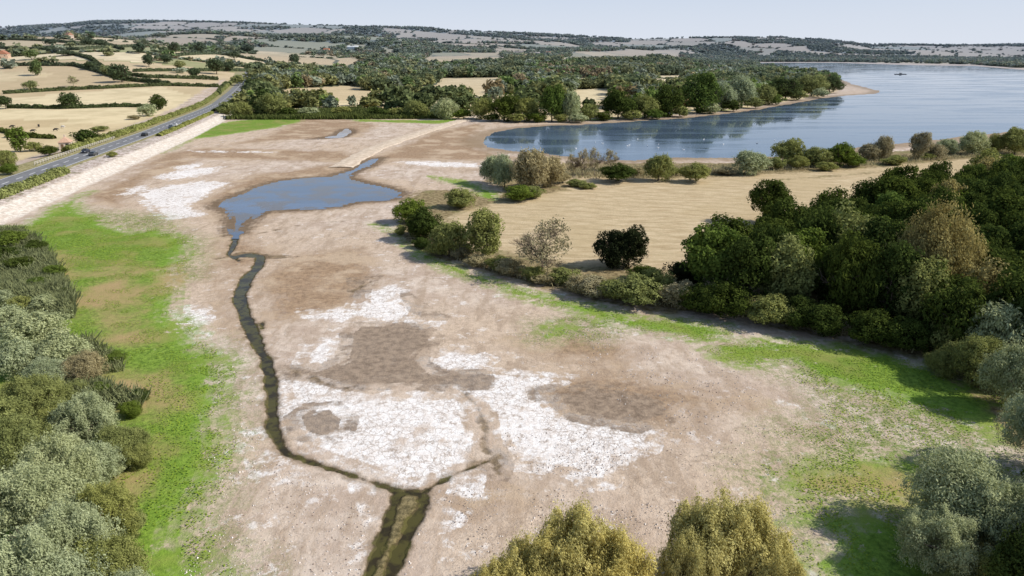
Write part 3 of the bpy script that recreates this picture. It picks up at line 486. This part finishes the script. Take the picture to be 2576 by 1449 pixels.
for pl,spc,dens,h0,h1 in ((WA,9.5,.9,8,17),(WB,11,.85,10,18),(WC,10.5,.75,8,20),(WD,12,.95,12,18),(WG,10,.5,9,14)):
    x,y=scat(pl,spc,rng); k=rng.random(len(x))<dens*(.25+1.1*(vnoise(x/55,y/55,4)>.36)); k&=~clear(x,y); x,y=x[k],y[k]
    hv=vnoise(x/28,y/28,12)
    for a,b,q in zip(x,y,hv): pts.append((math.hypot(a,b),a,b,float(h0+(h1-h0)*np.clip(.7*q+.55*rng.random()-.15,0,1.1))))
pts.sort(); left=max(0,298-NTREE[0]); near_,rest=pts[:left],pts[left:]
cols=['oak','olive','grey','green','tan','rust']; cpr=[.34,.25,.17,.15,.06,.03]
for D,x,y,h in near_:
    col=str(rng.choice(cols,p=cpr)); tree((x,y,float(Hb(x,y))-.8),h,h*float(rng.uniform(.9,1.45)),str(rng.choice(['mid','mid','willow'])),col,'in the lakeside woodland','mid',group='trees of the lakeside woodland')
FC=[crown(k,300,.078,50+i) for i,k in enumerate(['mid','poplar','mid','willow'])]; FC2=[crown(k,50,.145,70+i) for i,k in enumerate(['mid','bush','mid'])]
def merge(name,P3,hs,ws,bases,mat,label,cat):
    Vs=[];Ts=[];Us=[]; bi=rng.integers(0,len(bases),len(P3)); tn=np.clip(rng.random(len(P3))*.5+1.1*(vnoise(P3[:,0]/60,P3[:,1]/60,77)-.25),0,1)
    for b,(V,t) in enumerate(bases):
        m=bi==b
        if not m.any(): continue
        p=P3[m];n=len(p);a=rng.uniform(0,6.28,n);ca,sa=np.cos(a)[:,None],np.sin(a)[:,None]
        x=V[None,:,0]*ca-V[None,:,1]*sa;y=V[None,:,0]*sa+V[None,:,1]*ca
        W=ws[m][:,None];Hh=hs[m][:,None]
        Vs.append(np.stack([x*W+p[:,0:1],y*W+p[:,1:2],V[None,:,2]*Hh+p[:,2:3]],-1).reshape(-1,3)); Ts.append(np.clip(t[None]+rng.uniform(-.2,.4,(n,1)),0,1.3).ravel()); Us.append(np.repeat(tn[m],len(V)))
    return ob(name,mk(name,np.concatenate(Vs),4,None,{'tone':np.concatenate(Ts),'tint':np.concatenate(Us)},mat),kind='stuff',label=label,cat=cat)
rp=np.array([(x,y,float(Hb(x,y))-.8,h) for D,x,y,h in rest]); hs=rp[:,3]
merge('woodland',rp[:,:3],hs,hs*rng.uniform(1.,1.7,len(hs)),FC,LM['wood'],'dense mixed green woodland behind the lake','woodland')
N=190000; yv=rng.uniform(520,3950,N); xv=yv*rng.uniform(-.85,.85,N); cid,ce=cells(xv,yv); inl=inside(xv,yv,FAR0)&((road_d(xv,yv)<-15)|(yv>760))&~clear(xv,yv)
wd=wooded(xv,yv)
k1=(ce<5.5)&inl&(yv>830); k2=(wd>.5)&(rng.random(N)<.42)&inl; k3=inl&(rng.random(N)<.002)&(yv>700)
k4=inl&(yv>2300)&(xv/yv>.25)&(yv<2750)&(rng.random(N)<.5)
kk=k1|k2|k3|k4; xv,yv=xv[kk],yv[kk]; hd=(k1&~k2&~k3)[kk]; z=Hb(xv,yv)
hh=np.where(hd&(rng.random(len(xv))<.9),rng.uniform(3,5.5,len(xv)),rng.uniform(8,13,len(xv))); ww=np.where(hh<6,rng.uniform(8,16,len(xv)),hh*rng.uniform(1.2,1.9,len(xv)))
print('far veg',len(xv),'trees',NTREE)
merge('hedgerow',np.stack([xv,yv,z-.8],-1),hh,ww,FC2,LM['wood'],'distant hedgerows and copses across the farmland hills','hedgerow')
def hedge(pts,h,w,col,label,dens=30,ls=.35,world=False):
    pl=np.array(pts) if world else polyT(pts); pl=resample(pl,2.0)
    if len(pl)<2: return
    n=int(len(pl)*2*dens); t=rng.random(n)*(len(pl)-1); k=np.minimum(t.astype(int),len(pl)-2); f=(t-k)[:,None]; q=pl[k]*(1-f)+pl[k+1]*f; d=pl[k+1]-pl[k]; d/=np.linalg.norm(d,axis=1)[:,None]+1e-9; nx=np.stack([d[:,1],-d[:,0]],-1)
    hv=h*(.75+.5*vnoise(q[:,0]/3,q[:,1]/3,8)); a=rng.uniform(-.2,math.pi+.2,n); rad=rng.uniform(.7,1.05,n)
    off=np.cos(a)*w/2*rad; z=np.maximum(np.sin(a),0)*hv*rad*.6+hv*.4*rng.random(n); p=np.stack([q[:,0]+nx[:,0]*off,q[:,1]+nx[:,1]*off,Hb(q[:,0],q[:,1])+z],-1)
    nm=np.stack([nx[:,0]*np.cos(a),nx[:,1]*np.cos(a),np.sin(a)+.2],-1)+rng.normal(size=(n,3))*.5; nm/=np.linalg.norm(nm,axis=1)[:,None]
    tv=np.cross(nm,rng.normal(size=(n,3)));tv/=np.linalg.norm(tv,axis=1)[:,None];bv=np.cross(nm,tv); s=ls*rng.uniform(.6,1.3,n)[:,None]
    V=np.stack([p-tv*s,p-bv*s,p+tv*s,p+bv*s],1).reshape(-1,3); tone=np.repeat(np.clip(.6*vnoise(q[:,0]/2,q[:,1]/2,3)+.5*rng.random(n),0,1),4)
    ob('hedge',mk('hedge',V,4,None,{'tone':tone},LM[col]),label=label,cat='hedge',group='farm and roadside hedges')
def roff(y0,y1,d):
    m=(rl[:,1]>y0)&(rl[:,1]<y1); return rl[m]+nxr[m]*d
hedge(roff(255,760,-9.5),2.6,3.6,'olive','clipped green hedge along the road verge',60,.32,True)
hedge(roff(120,212,9),2.3,4,'olive','bushy green hedge between road and stone bank',90,.28,True)
hedge(roff(300,420,8.5),1.6,2.6,'olive','low green hedge between road and stone bank',60,.3,True)
hedge(roff(420,640,9),2.6,4.5,'oak','overgrown hedge beside the road',60,.4,True)
for pts_,h in [([(0,237),(150,228),(270,223),(420,216),(560,220)],3),([(0,166),(190,166),(250,182),(310,202),(430,214)],4),([(15,272),(160,274),(300,269),(400,270)],2.5),([(200,168),(370,196),(560,202)],3.5),([(0,122),(200,126),(300,120),(390,118)],4),([(210,98),(260,112),(310,126)],4),
 ([(330,181),(480,180),(640,180)],3.5),([(390,150),(560,137),(630,150),(730,166)],4),([(570,212),(560,222),(548,240)],3),([(0,330),(60,345),(150,350)],2),([(0,100),(120,104),(230,112)],4),([(120,128),(230,150),(270,180)],4)]: hedge(pts_,h,h*1.1,'hedge','dark hedge dividing dry fields',28,.75)
def blades(name,pls,dens,h0,h1,w,mat,label,cat):
    Vs=[];Ts=[]
    for pl in pls:
        sp_=1/math.sqrt(dens); x,y=scat(pl,sp_,rng,.5); k=fbm(x/5,y/5,88,3)+.5>rng.random(len(x))*.35; x,y=x[k],y[k]; n=len(x)
        hm=.5+.9*vnoise(x/5,y/5,6)+.25*vnoise(x/1.2,y/1.2,16); h=rng.uniform(h0,h1,n)*hm; a=rng.uniform(0,3.14,n); z=Hb(x,y); dx=np.cos(a)*w;dy=np.sin(a)*w; lx=rng.normal(0,.35,n)*h;ly=rng.normal(0,.35,n)*h
        V=np.stack([np.stack([x-dx,y-dy,z],-1),np.stack([x+dx,y+dy,z],-1),np.stack([x+lx+dx*.5,y+ly+dy*.5,z+h],-1),np.stack([x+lx-dx*.5,y+ly-dy*.5,z+h*.9],-1)],1).reshape(-1,3)
        Vs.append(V);Ts.append(np.repeat(np.clip(.1+.6*vnoise(x/1.5,y/1.5,7)+.4*rng.random(n),0,1),4))
    tt=np.concatenate(Ts); return ob(name,mk(name,np.concatenate(Vs),4,None,{'tone':tt,'tint':tt*.3},mat),kind='stuff',label=label,cat=cat)
blades('reed_bed',[poly([(-300,590),(0,588),(60,585),(105,615),(150,680),(190,760),(190,800),(120,815),(0,800),(-300,800)]),poly([(150,875),(230,865),(310,905),(312,935),(240,945),(300,985),(372,1000),(350,1035),(230,1030),(130,980)])],30,1.1,1.7,.06,LM['reed'],'dense dark grey-green reed bed','reeds')
blades('reed_bed',[polyT([(560,300),(700,284),(860,276),(1190,286),(1120,299),(800,301)])],2.6,1.5,2.5,.35,LM['hedge'],'long dark reed bed along the old shoreline','reeds')
blades('dry_grass',[poly([(1010,600),(1150,655),(1290,698),(1450,735),(1650,770),(1850,795),(2100,840),(2300,890),(2300,860),(1850,745),(1650,740),(1500,700),(1290,670),(1150,630)]),poly([(1400,425),(1640,420),(2000,410),(2300,392),(2576,360),(2576,385),(2300,408),(2000,430),(1640,448),(1400,450)])],3,.4,1.0,.12,LM['tan'],'tall dry grass on the lake margin','grass')
def cover(pls,dens,ls,mat,name,label,thr):
    Vs=[];Ts=[]
    for pl in pls:
        x,y=scat(pl,1/math.sqrt(dens),rng,.5); r_=np.hypot(x,y); m=(r_<190)&(fbm(x/2.5,y/2.5,31,4)+.6*fbm(x/14,y/14,33,2)>thr)&(abs(x)<y*1.1+5); x,y=x[m],y[m]; n=len(x)
        if n==0: continue
        p=np.stack([x,y,Hb(x,y)+.05+.1*rng.random(n)],-1); nm=rng.normal(size=(n,3))*.3+[0,0,1];nm/=np.linalg.norm(nm,axis=1)[:,None]; tv=np.cross(nm,rng.normal(size=(n,3)));tv/=np.linalg.norm(tv,axis=1)[:,None];bv=np.cross(nm,tv);s=ls*rng.uniform(.5,1.3,n)[:,None]
        Vs.append(np.stack([p-tv*s,p-bv*s,p+tv*s,p+bv*s],1).reshape(-1,3));Ts.append(np.repeat(np.clip(.1+.6*vnoise(x/6,y/6,3)+.4*rng.random(n),0,1),4))
    ob(name,mk(name,np.concatenate(Vs),4,None,{'tone':np.concatenate(Ts)},mat),kind='stuff',label=label,cat='plants')
cover([GREEN[0],GREEN[4],GREEN[5],GREEN[6],GREEN[7]],10,.09,LM['cover'],'green_plants','low bright green plants carpeting the lake margin',.0)
cover(SPARSE,9,.085,LM['cover'],'sparse_plants','scattered low green plants on dry mud',.08)
# ---------------- small objects ----------------
def smat(n,c,r=.6,var=.15):
    m=NT(n,r,.4); m.color(m.mix(m.ss(m.noise(2.5,5),.3,.7),tuple(a*(1-var) for a in c),tuple(min(1,a*(1+var)) for a in c))); return m.m
stm=NT('stone',.95,.1); stm.color(stm.mix(stm.attr('tone'),(.22,.165,.13),(.82,.76,.71)))
Vs=[];Ts=[]
for pl,dn,th_ in [(poly([(520,1150),(700,1170),(950,1250),(900,1460),(440,1460),(560,1280)]),10,-.1),(poly([(1100,1230),(1500,1230),(1900,1180),(1980,1300),(2000,1460),(1000,1460)]),9,-.05),(poly([(1260,1090),(1500,1080),(1640,1130),(1500,1200),(1300,1190)]),12,0.),(poly([(580,900),(650,950),(660,1150),(560,1150),(580,1050)]),6,.0),(poly([(1250,830),(1600,830),(1900,950),(1950,1150),(1700,1200),(1500,950)]),4,.05)]:
    x,y=scat(pl,1/math.sqrt(dn),rng,.5); m=fbm(x/3,y/3,61,3)>th_; x,y=x[m],y[m]; n=len(x); s=.05+.10*rng.random(n)**3; a=rng.uniform(0,6.28,n); pr=[np.stack([x+np.cos(a+k*2.09)*s,y+np.sin(a+k*2.09)*s*.8,-.02+0*x],-1) for k in range(3)]; tp=np.stack([x,y,s*.9],-1)
    Vs.append(np.stack([pr[0],pr[1],tp,pr[1],pr[2],tp,pr[2],pr[0],tp],1).reshape(-1,3)); Ts.append(np.repeat(rng.random(n),9))
ob('stones',mk('stones',np.concatenate(Vs),3,None,{'tone':np.concatenate(Ts)},stm.m),kind='stuff',label='small pale and brown stones scattered on dry mud',cat='stones')
def box(bm,x0,x1,y0,y1,z0,z1):
    v=[bm.verts.new(p) for p in [(x0,y0,z0),(x1,y0,z0),(x1,y1,z0),(x0,y1,z0),(x0,y0,z1),(x1,y0,z1),(x1,y1,z1),(x0,y1,z1)]]
    for f in [(0,3,2,1),(4,5,6,7),(0,1,5,4),(1,2,6,5),(2,3,7,6),(3,0,4,7)]: bm.faces.new([v[i] for i in f])
def fin(bm,name,mat):
    me=bpy.data.meshes.new(name); bmesh.ops.recalc_face_normals(bm,faces=bm.faces); bm.to_mesh(me); bm.free(); me.materials.append(mat); return me
glass=smat('car_glass',(.03,.035,.04),.1); tyre=smat('tyre_rubber',(.02,.02,.02),.8); lampm=smat('lamp_glass',(.8,.8,.75),.2)
def prof(pts,w0,w1,zsplit):
    bm=bmesh.new(); L=[];Rr=[]
    for y,z in pts:
        w=w0 if z<zsplit else w1; L.append(bm.verts.new((-w,y,z)));Rr.append(bm.verts.new((w,y,z)))
    bm.faces.new(L);bm.faces.new(Rr[::-1])
    for k in range(len(pts)): bm.faces.new([L[k],Rr[k],Rr[(k+1)%len(pts)],L[(k+1)%len(pts)]])
    return bm
bp=[(-2.15,.3),(-2.15,.85),(-1.95,.98),(-1.5,1.0),(-.95,1.42),(.5,1.46),(1.15,1.0),(2.0,.86),(2.15,.6),(2.15,.3)]
gw=[(-1.42,1.02),(-.95,1.36),(.46,1.40),(1.02,1.02)]
bmw=bmesh.new(); bmesh.ops.create_cone(bmw,segments=16,radius1=.33,radius2=.33,depth=.22,cap_ends=True); bmesh.ops.rotate(bmw,verts=bmw.verts,matrix=Matrix.Rotation(math.pi/2,3,'Y')); wheel_me=fin(bmw,'wheel',tyre)
bmh=bmesh.new(); box(bmh,-.2,.2,-.04,.04,-.08,.08); bmesh.ops.bevel(bmh,geom=bmh.edges[:],offset=.02,segments=1,affect='EDGES'); hl_me=fin(bmh,'headlight',lampm)
def carm(c,nm):
    b=prof(bp,.88,.70,1.05); bmesh.ops.bevel(b,geom=[e for e in b.edges if not e.is_boundary],offset=.05,segments=2,affect='EDGES'); return fin(b,'body',smat(nm,c,.3,.05))
gl_me=fin(prof(gw,.80,.715,1.1),'window',glass)
fr=bmesh.new(); vv=[fr.verts.new(p) for p in [(-.7,1.12,1.04),(.7,1.12,1.04),(.6,.56,1.44),(-.6,.56,1.44)]]; fr.faces.new(vv); vv=[fr.verts.new(p) for p in [(-.7,-1.50,1.03),(.7,-1.50,1.03),(.6,-1.0,1.41),(-.6,-1.0,1.41)]]; fr.faces.new(vv)
bmesh.ops.translate(fr,verts=fr.verts,vec=(0,0,.03)); ws_me=fin(fr,'windscreen',glass)
def rpos(yq,d):
    k=int(np.argmin(abs(rl[:,1]-yq))); q=rl[k]+nxr[k]*d; return (q[0],q[1],rz(*rl[k])+.1),math.atan2(-tg[k][0],tg[k][1])
for (u,v,d,c,nm,lb,fl) in [(193,384,-2.2,(.03,.035,.05),'dark_paint','dark blue car driving on the lakeside road',1),(238,390,3.4,(.06,.065,.07),'grey_paint','dark grey car stopped at the roadside',0),(368,341,2.2,(.03,.03,.03),'black_paint','black car driving on the lakeside road',0),(418,322,5.2,(.08,.1,.12),'steel_paint','blue-grey car parked beside the hedge',0),(430,318,5.2,(.5,.5,.5),'silver_paint','silver car parked beside the hedge',0)]:
    q=Pz(u,v,2.); loc,ro=rpos(q[1],d); e=ob('car',None,loc,lb,'car','cars on the lakeside road',rot=ro+math.pi*fl)
    ob('body',carm(c,nm),parent=e); ob('window',gl_me,parent=e); ob('windscreen',ws_me,parent=e)
    for x in (-.78,.78):
        for y in (-1.35,1.35): ob('wheel',wheel_me,(x,y,.33),parent=e)
    for x in (-.6,.6): ob('headlight',hl_me,(x,2.13,.68),parent=e)
def house(p,w,l,h,rh,rot,wc,rc,label,hip=False,name='house'):
    e=ob(name,None,p,label,'house','houses in the farmland' if name=='house' else None,rot=rot)
    wm_=smat(name+'_wall',wc,.9); rm=smat(name+'_roof',rc,.85)
    bm=bmesh.new(); box(bm,-w/2,w/2,-l/2,l/2,-.5,h)
    if not hip:
        for s in (-1,1):
            a=[bm.verts.new(q) for q in [(-w/2,s*l/2,h+.002),(w/2,s*l/2,h+.002),(0,s*l/2,h+rh-.1)]]; bm.faces.new(a)
    ob('wall',fin(bm,'wall',wm_),parent=e)
    bm=bmesh.new(); o=.35; y2=l/2-(w/2 if hip else -o)*.9
    if hip: y2=max(y2,.3)
    b=[bm.verts.new(q) for q in [(-w/2-o,-l/2-o,h-.1),(w/2+o,-l/2-o,h-.1),(w/2+o,l/2+o,h-.1),(-w/2-o,l/2+o,h-.1)]]; t=[bm.verts.new((0,-y2,h+rh)),bm.verts.new((0,y2,h+rh))]
    for f in [(b[0],b[1],t[0]),(b[2],b[3],t[1]),(b[1],b[2],t[1],t[0]),(b[3],b[0],t[0],t[1]),(b[3],b[2],b[1],b[0])]: bm.faces.new(f)
    ro=ob('roof',fin(bm,'roof',rm),parent=e)
    bm=bmesh.new(); box(bm,-.3,.3,-.3,.3,-.8,.7); ob('chimney',fin(bm,'chimney',wm_),(0,y2*.6,h+rh),parent=ro)
    wmesh=bmesh.new(); box(wmesh,-.45,.45,-.03,.03,-.55,.55); wmm=fin(wmesh,'window',glass)
    for yy in (-l*.28,l*.28):
        for s in (-1,1): o_=ob('window',wmm,(s*(w/2+.02),yy,h*.6),parent=e); o_.rotation_euler=(0,0,math.pi/2)
    for s in (-1,1): ob('window',wmm,(w*.22,s*(l/2+.02),h*.6),parent=e)
    bm=bmesh.new(); box(bm,-.45,.45,-.04,.04,0,2.0); ob('door',fin(bm,'door',smat('door_paint',(.15,.09,.05))),(-w*.2,-l/2-.03,0),parent=e)
house(P(168,374),3.9,4.8,2.8,1.8,.35,(.60,.49,.38),(.50,.32,.22),'small stone roadside building with hipped clay tile roof',True,'stone_hut')
for u,v,w,l,h,rh,ro,wc,rc,lb in [(12,147,10,16,5,4,.4,(.5,.35,.25),(.35,.15,.09),'brick farmhouse with red tile roof'),(822,130,9,16,5,4,1.3,(.6,.5,.4),(.42,.18,.1),'cottage with red tile roof among trees'),(885,122,14,40,5,2.5,1.4,(.8,.8,.78),(.75,.75,.74),'long white farm building with pale roof'),
 (1305,138,12,26,6,4,1.2,(.5,.42,.36),(.3,.27,.25),'stone barn with grey roof'),(1345,140,12,30,6,4,1.5,(.62,.56,.5),(.4,.36,.34),'long stone barn with grey roof'),(1378,138,10,18,6,4,.8,(.7,.62,.55),(.42,.25,.18),'farmhouse with brown roof'),(1285,148,9,14,5,4,.3,(.6,.5,.42),(.4,.2,.13),'cottage with red-brown roof'),(1010,68,10,24,6,4,1.1,(.75,.72,.7),(.5,.45,.42),'pale farmhouse on the hilltop'),(175,96,9,14,5,4,.9,(.5,.4,.33),(.35,.2,.13),'farmhouse with brown roof on the hill')]:
    house(P(u,v),w,l,h,rh,ro,wc,rc,lb)
fm=smat('fence_wood',(.5,.46,.4),.8); bm=bmesh.new(); fp=roff(225,300,-7.2); 
for k in range(len(fp)-1):
    a,b=fp[k],fp[k+1]; zz=rz(*a)
    for t in (0,.5): q=a*(1-t)+b*t; box(bm,q[0]-.08,q[0]+.08,q[1]-.08,q[1]+.08,zz-.1,zz+1.25)
    for hz in (.55,1.0):
        v=[bm.verts.new(p) for p in [(a[0]+.09,a[1],zz+hz),(b[0]+.09,b[1],zz+hz),(b[0]+.09,b[1],zz+hz+.14),(a[0]+.09,a[1],zz+hz+.14)]]; bm.faces.new(v)
ob('fence',fin(bm,'fence',fm),label='pale timber post and rail fence along the road',cat='fence')
def skin(name,vs_,es,rs,mat):
    me=bpy.data.meshes.new(name); me.from_pydata(vs_,es,[]); me.materials.append(mat); o=bpy.data.objects.new(name,me); COL.objects.link(o)
    o.modifiers.new('s','SKIN')
    if not me.skin_vertices:
        bpy.context.view_layer.objects.active=o; o.select_set(True); bpy.ops.mesh.customdata_skin_add()
    for k,r_ in enumerate(rs): me.skin_vertices[0].data[k].radius=(r_,r_); 
    me.skin_vertices[0].data[0].use_root=True; s=o.modifiers.new('d','SUBSURF'); s.levels=1;s.render_levels=1
    dg=bpy.context.evaluated_depsgraph_get(); m2=bpy.data.meshes.new_from_object(o.evaluated_get(dg)); bpy.data.objects.remove(o); return m2
def cow(mat): return skin('cow',[(0,0,1.05),(0,.7,1.1),(0,-.7,1.1),(0,1.15,1.25),(0,1.5,1.0),(0,1.75,.75),(.25,.75,.6),(.25,.78,.05),(-.25,.7,.6),(-.25,.68,.05),(.25,-.75,.65),(.25,-.85,.4),(.25,-.78,.05),(-.25,-.7,.65),(-.25,-.8,.4),(-.25,-.73,.05),(0,-1.05,1.0),(0,-1.08,.5),(.18,1.4,1.2),(-.18,1.4,1.2)],
 [(0,1),(0,2),(1,3),(3,4),(4,5),(1,6),(6,7),(1,8),(8,9),(2,10),(10,11),(11,12),(2,13),(13,14),(14,15),(2,16),(16,17),(4,18),(4,19)],[.42,.36,.36,.2,.17,.11,.14,.07,.14,.07,.18,.08,.07,.18,.08,.07,.05,.03,.04,.04],mat)
cb=cow(smat('black_hide',(.02,.018,.016))); cw=cow(smat('cream_hide',(.7,.66,.6)))
for u,v,m,l in [(82,333,cb,'black'),(98,320,cb,'black'),(158,323,cw,'cream'),(140,330,cb,'black'),(30,322,cb,'black')]:
    ob('cow',m,P(u,v),f'{l} cow grazing in the dry field','cow','cows in the dry field',rot=float(rng.uniform(0,6.28)))
sn=skin('swan',[(0,0,.2),(0,.35,.22),(0,-.4,.25),(0,-.62,.38),(0,.52,.45),(0,.5,.75),(0,.62,.85),(0,.8,.78)],[(0,1),(0,2),(2,3),(1,4),(4,5),(5,6),(6,7)],[.24,.18,.18,.05,.07,.05,.07,.03],smat('white_feathers',(.8,.8,.79),.7,.03))
for k in range(16):
    u=1420+rng.uniform(0,560);v=350+rng.uniform(0,38)-(u-1420)*.02; p=Pz(u,v,-.08); ob('swan',sn,p,'white swan floating on the lake','bird','swans on the lake',rot=float(rng.uniform(0,6.28)),scale=(.75,.75,.7))
bm=bmesh.new(); box(bm,-9,9,-2,2,0,.8); pf=Pz(2265,187,0); e=ob('floating_platform',None,(pf[0],pf[1],-.1),'low dark floating platform moored on the lake','platform'); ob('deck',fin(bm,'deck',smat('dark_timber',(.05,.05,.05))),parent=e)
bm=bmesh.new(); box(bm,-1.5,1.5,-1,1,.82,2.2); ob('cabin',fin(bm,'cabin',smat('cabin_paint',(.15,.15,.15))),parent=e)
# ---------------- camera, light, world ----------------
cam=bpy.data.cameras.new('camera'); cam.lens=24; cam.sensor_width=36; cam.clip_end=20000; co=bpy.data.objects.new('camera',cam); COL.objects.link(co); co.location=(0,0,HC); co.rotation_euler=(math.pi/2-PITCH,0,0); sc.camera=co
EL=math.radians(38); AZ=math.radians(94)
sd_=Vector((math.sin(AZ)*math.cos(EL),math.cos(AZ)*math.cos(EL),math.sin(EL)))
L=bpy.data.lights.new('sun','SUN'); L.energy=5.0; L.angle=math.radians(.5); L.color=(1,.955,.88); lo=bpy.data.objects.new('sun',L); COL.objects.link(lo); lo.rotation_euler=(-sd_).to_track_quat('-Z','Y').to_euler()
w=bpy.data.worlds.new('World'); sc.world=w; w.use_nodes=True; nt=w.node_tree; sk=nt.nodes.new('ShaderNodeTexSky'); sk.sky_type='NISHITA'; sk.sun_disc=False; sk.sun_elevation=EL; sk.sun_rotation=AZ; sk.air_density=1.0; sk.dust_density=1.0; sk.ozone_density=2.0
tc=nt.nodes.new('ShaderNodeTexCoord'); sx=nt.nodes.new('ShaderNodeSeparateXYZ'); nt.links.new(tc.outputs['Generated'],sx.inputs[0])
mr=nt.nodes.new('ShaderNodeMapRange'); mr.interpolation_type='SMOOTHSTEP'; mr.inputs[1].default_value=.0; mr.inputs[2].default_value=.42; mr.inputs[3].default_value=1.; mr.inputs[4].default_value=.12; nt.links.new(sx.outputs[2],mr.inputs[0])
mx=nt.nodes.new('ShaderNodeMix'); mx.data_type='RGBA'; nt.links.new(mr.outputs[0],mx.inputs[0]); nt.links.new(sk.outputs[0],mx.inputs[6])
m2=nt.nodes.new('ShaderNodeMapRange'); m2.interpolation_type='SMOOTHSTEP'; m2.inputs[1].default_value=-.01; m2.inputs[2].default_value=.16; nt.links.new(sx.outputs[2],m2.inputs[0])
m3=nt.nodes.new('ShaderNodeMix'); m3.data_type='RGBA'; nt.links.new(m2.outputs[0],m3.inputs[0]); m3.inputs[6].default_value=(5.5,5.9,6.6,1); m3.inputs[7].default_value=(3.9,4.8,6.3,1); nt.links.new(m3.outputs[2],mx.inputs[7])
nt.links.new(mx.outputs[2],nt.nodes['Background'].inputs[0]); nt.nodes['Background'].inputs[1].default_value=.13
sc.view_settings.view_transform='Standard'; sc.view_settings.look='None'; sc.view_settings.exposure=0
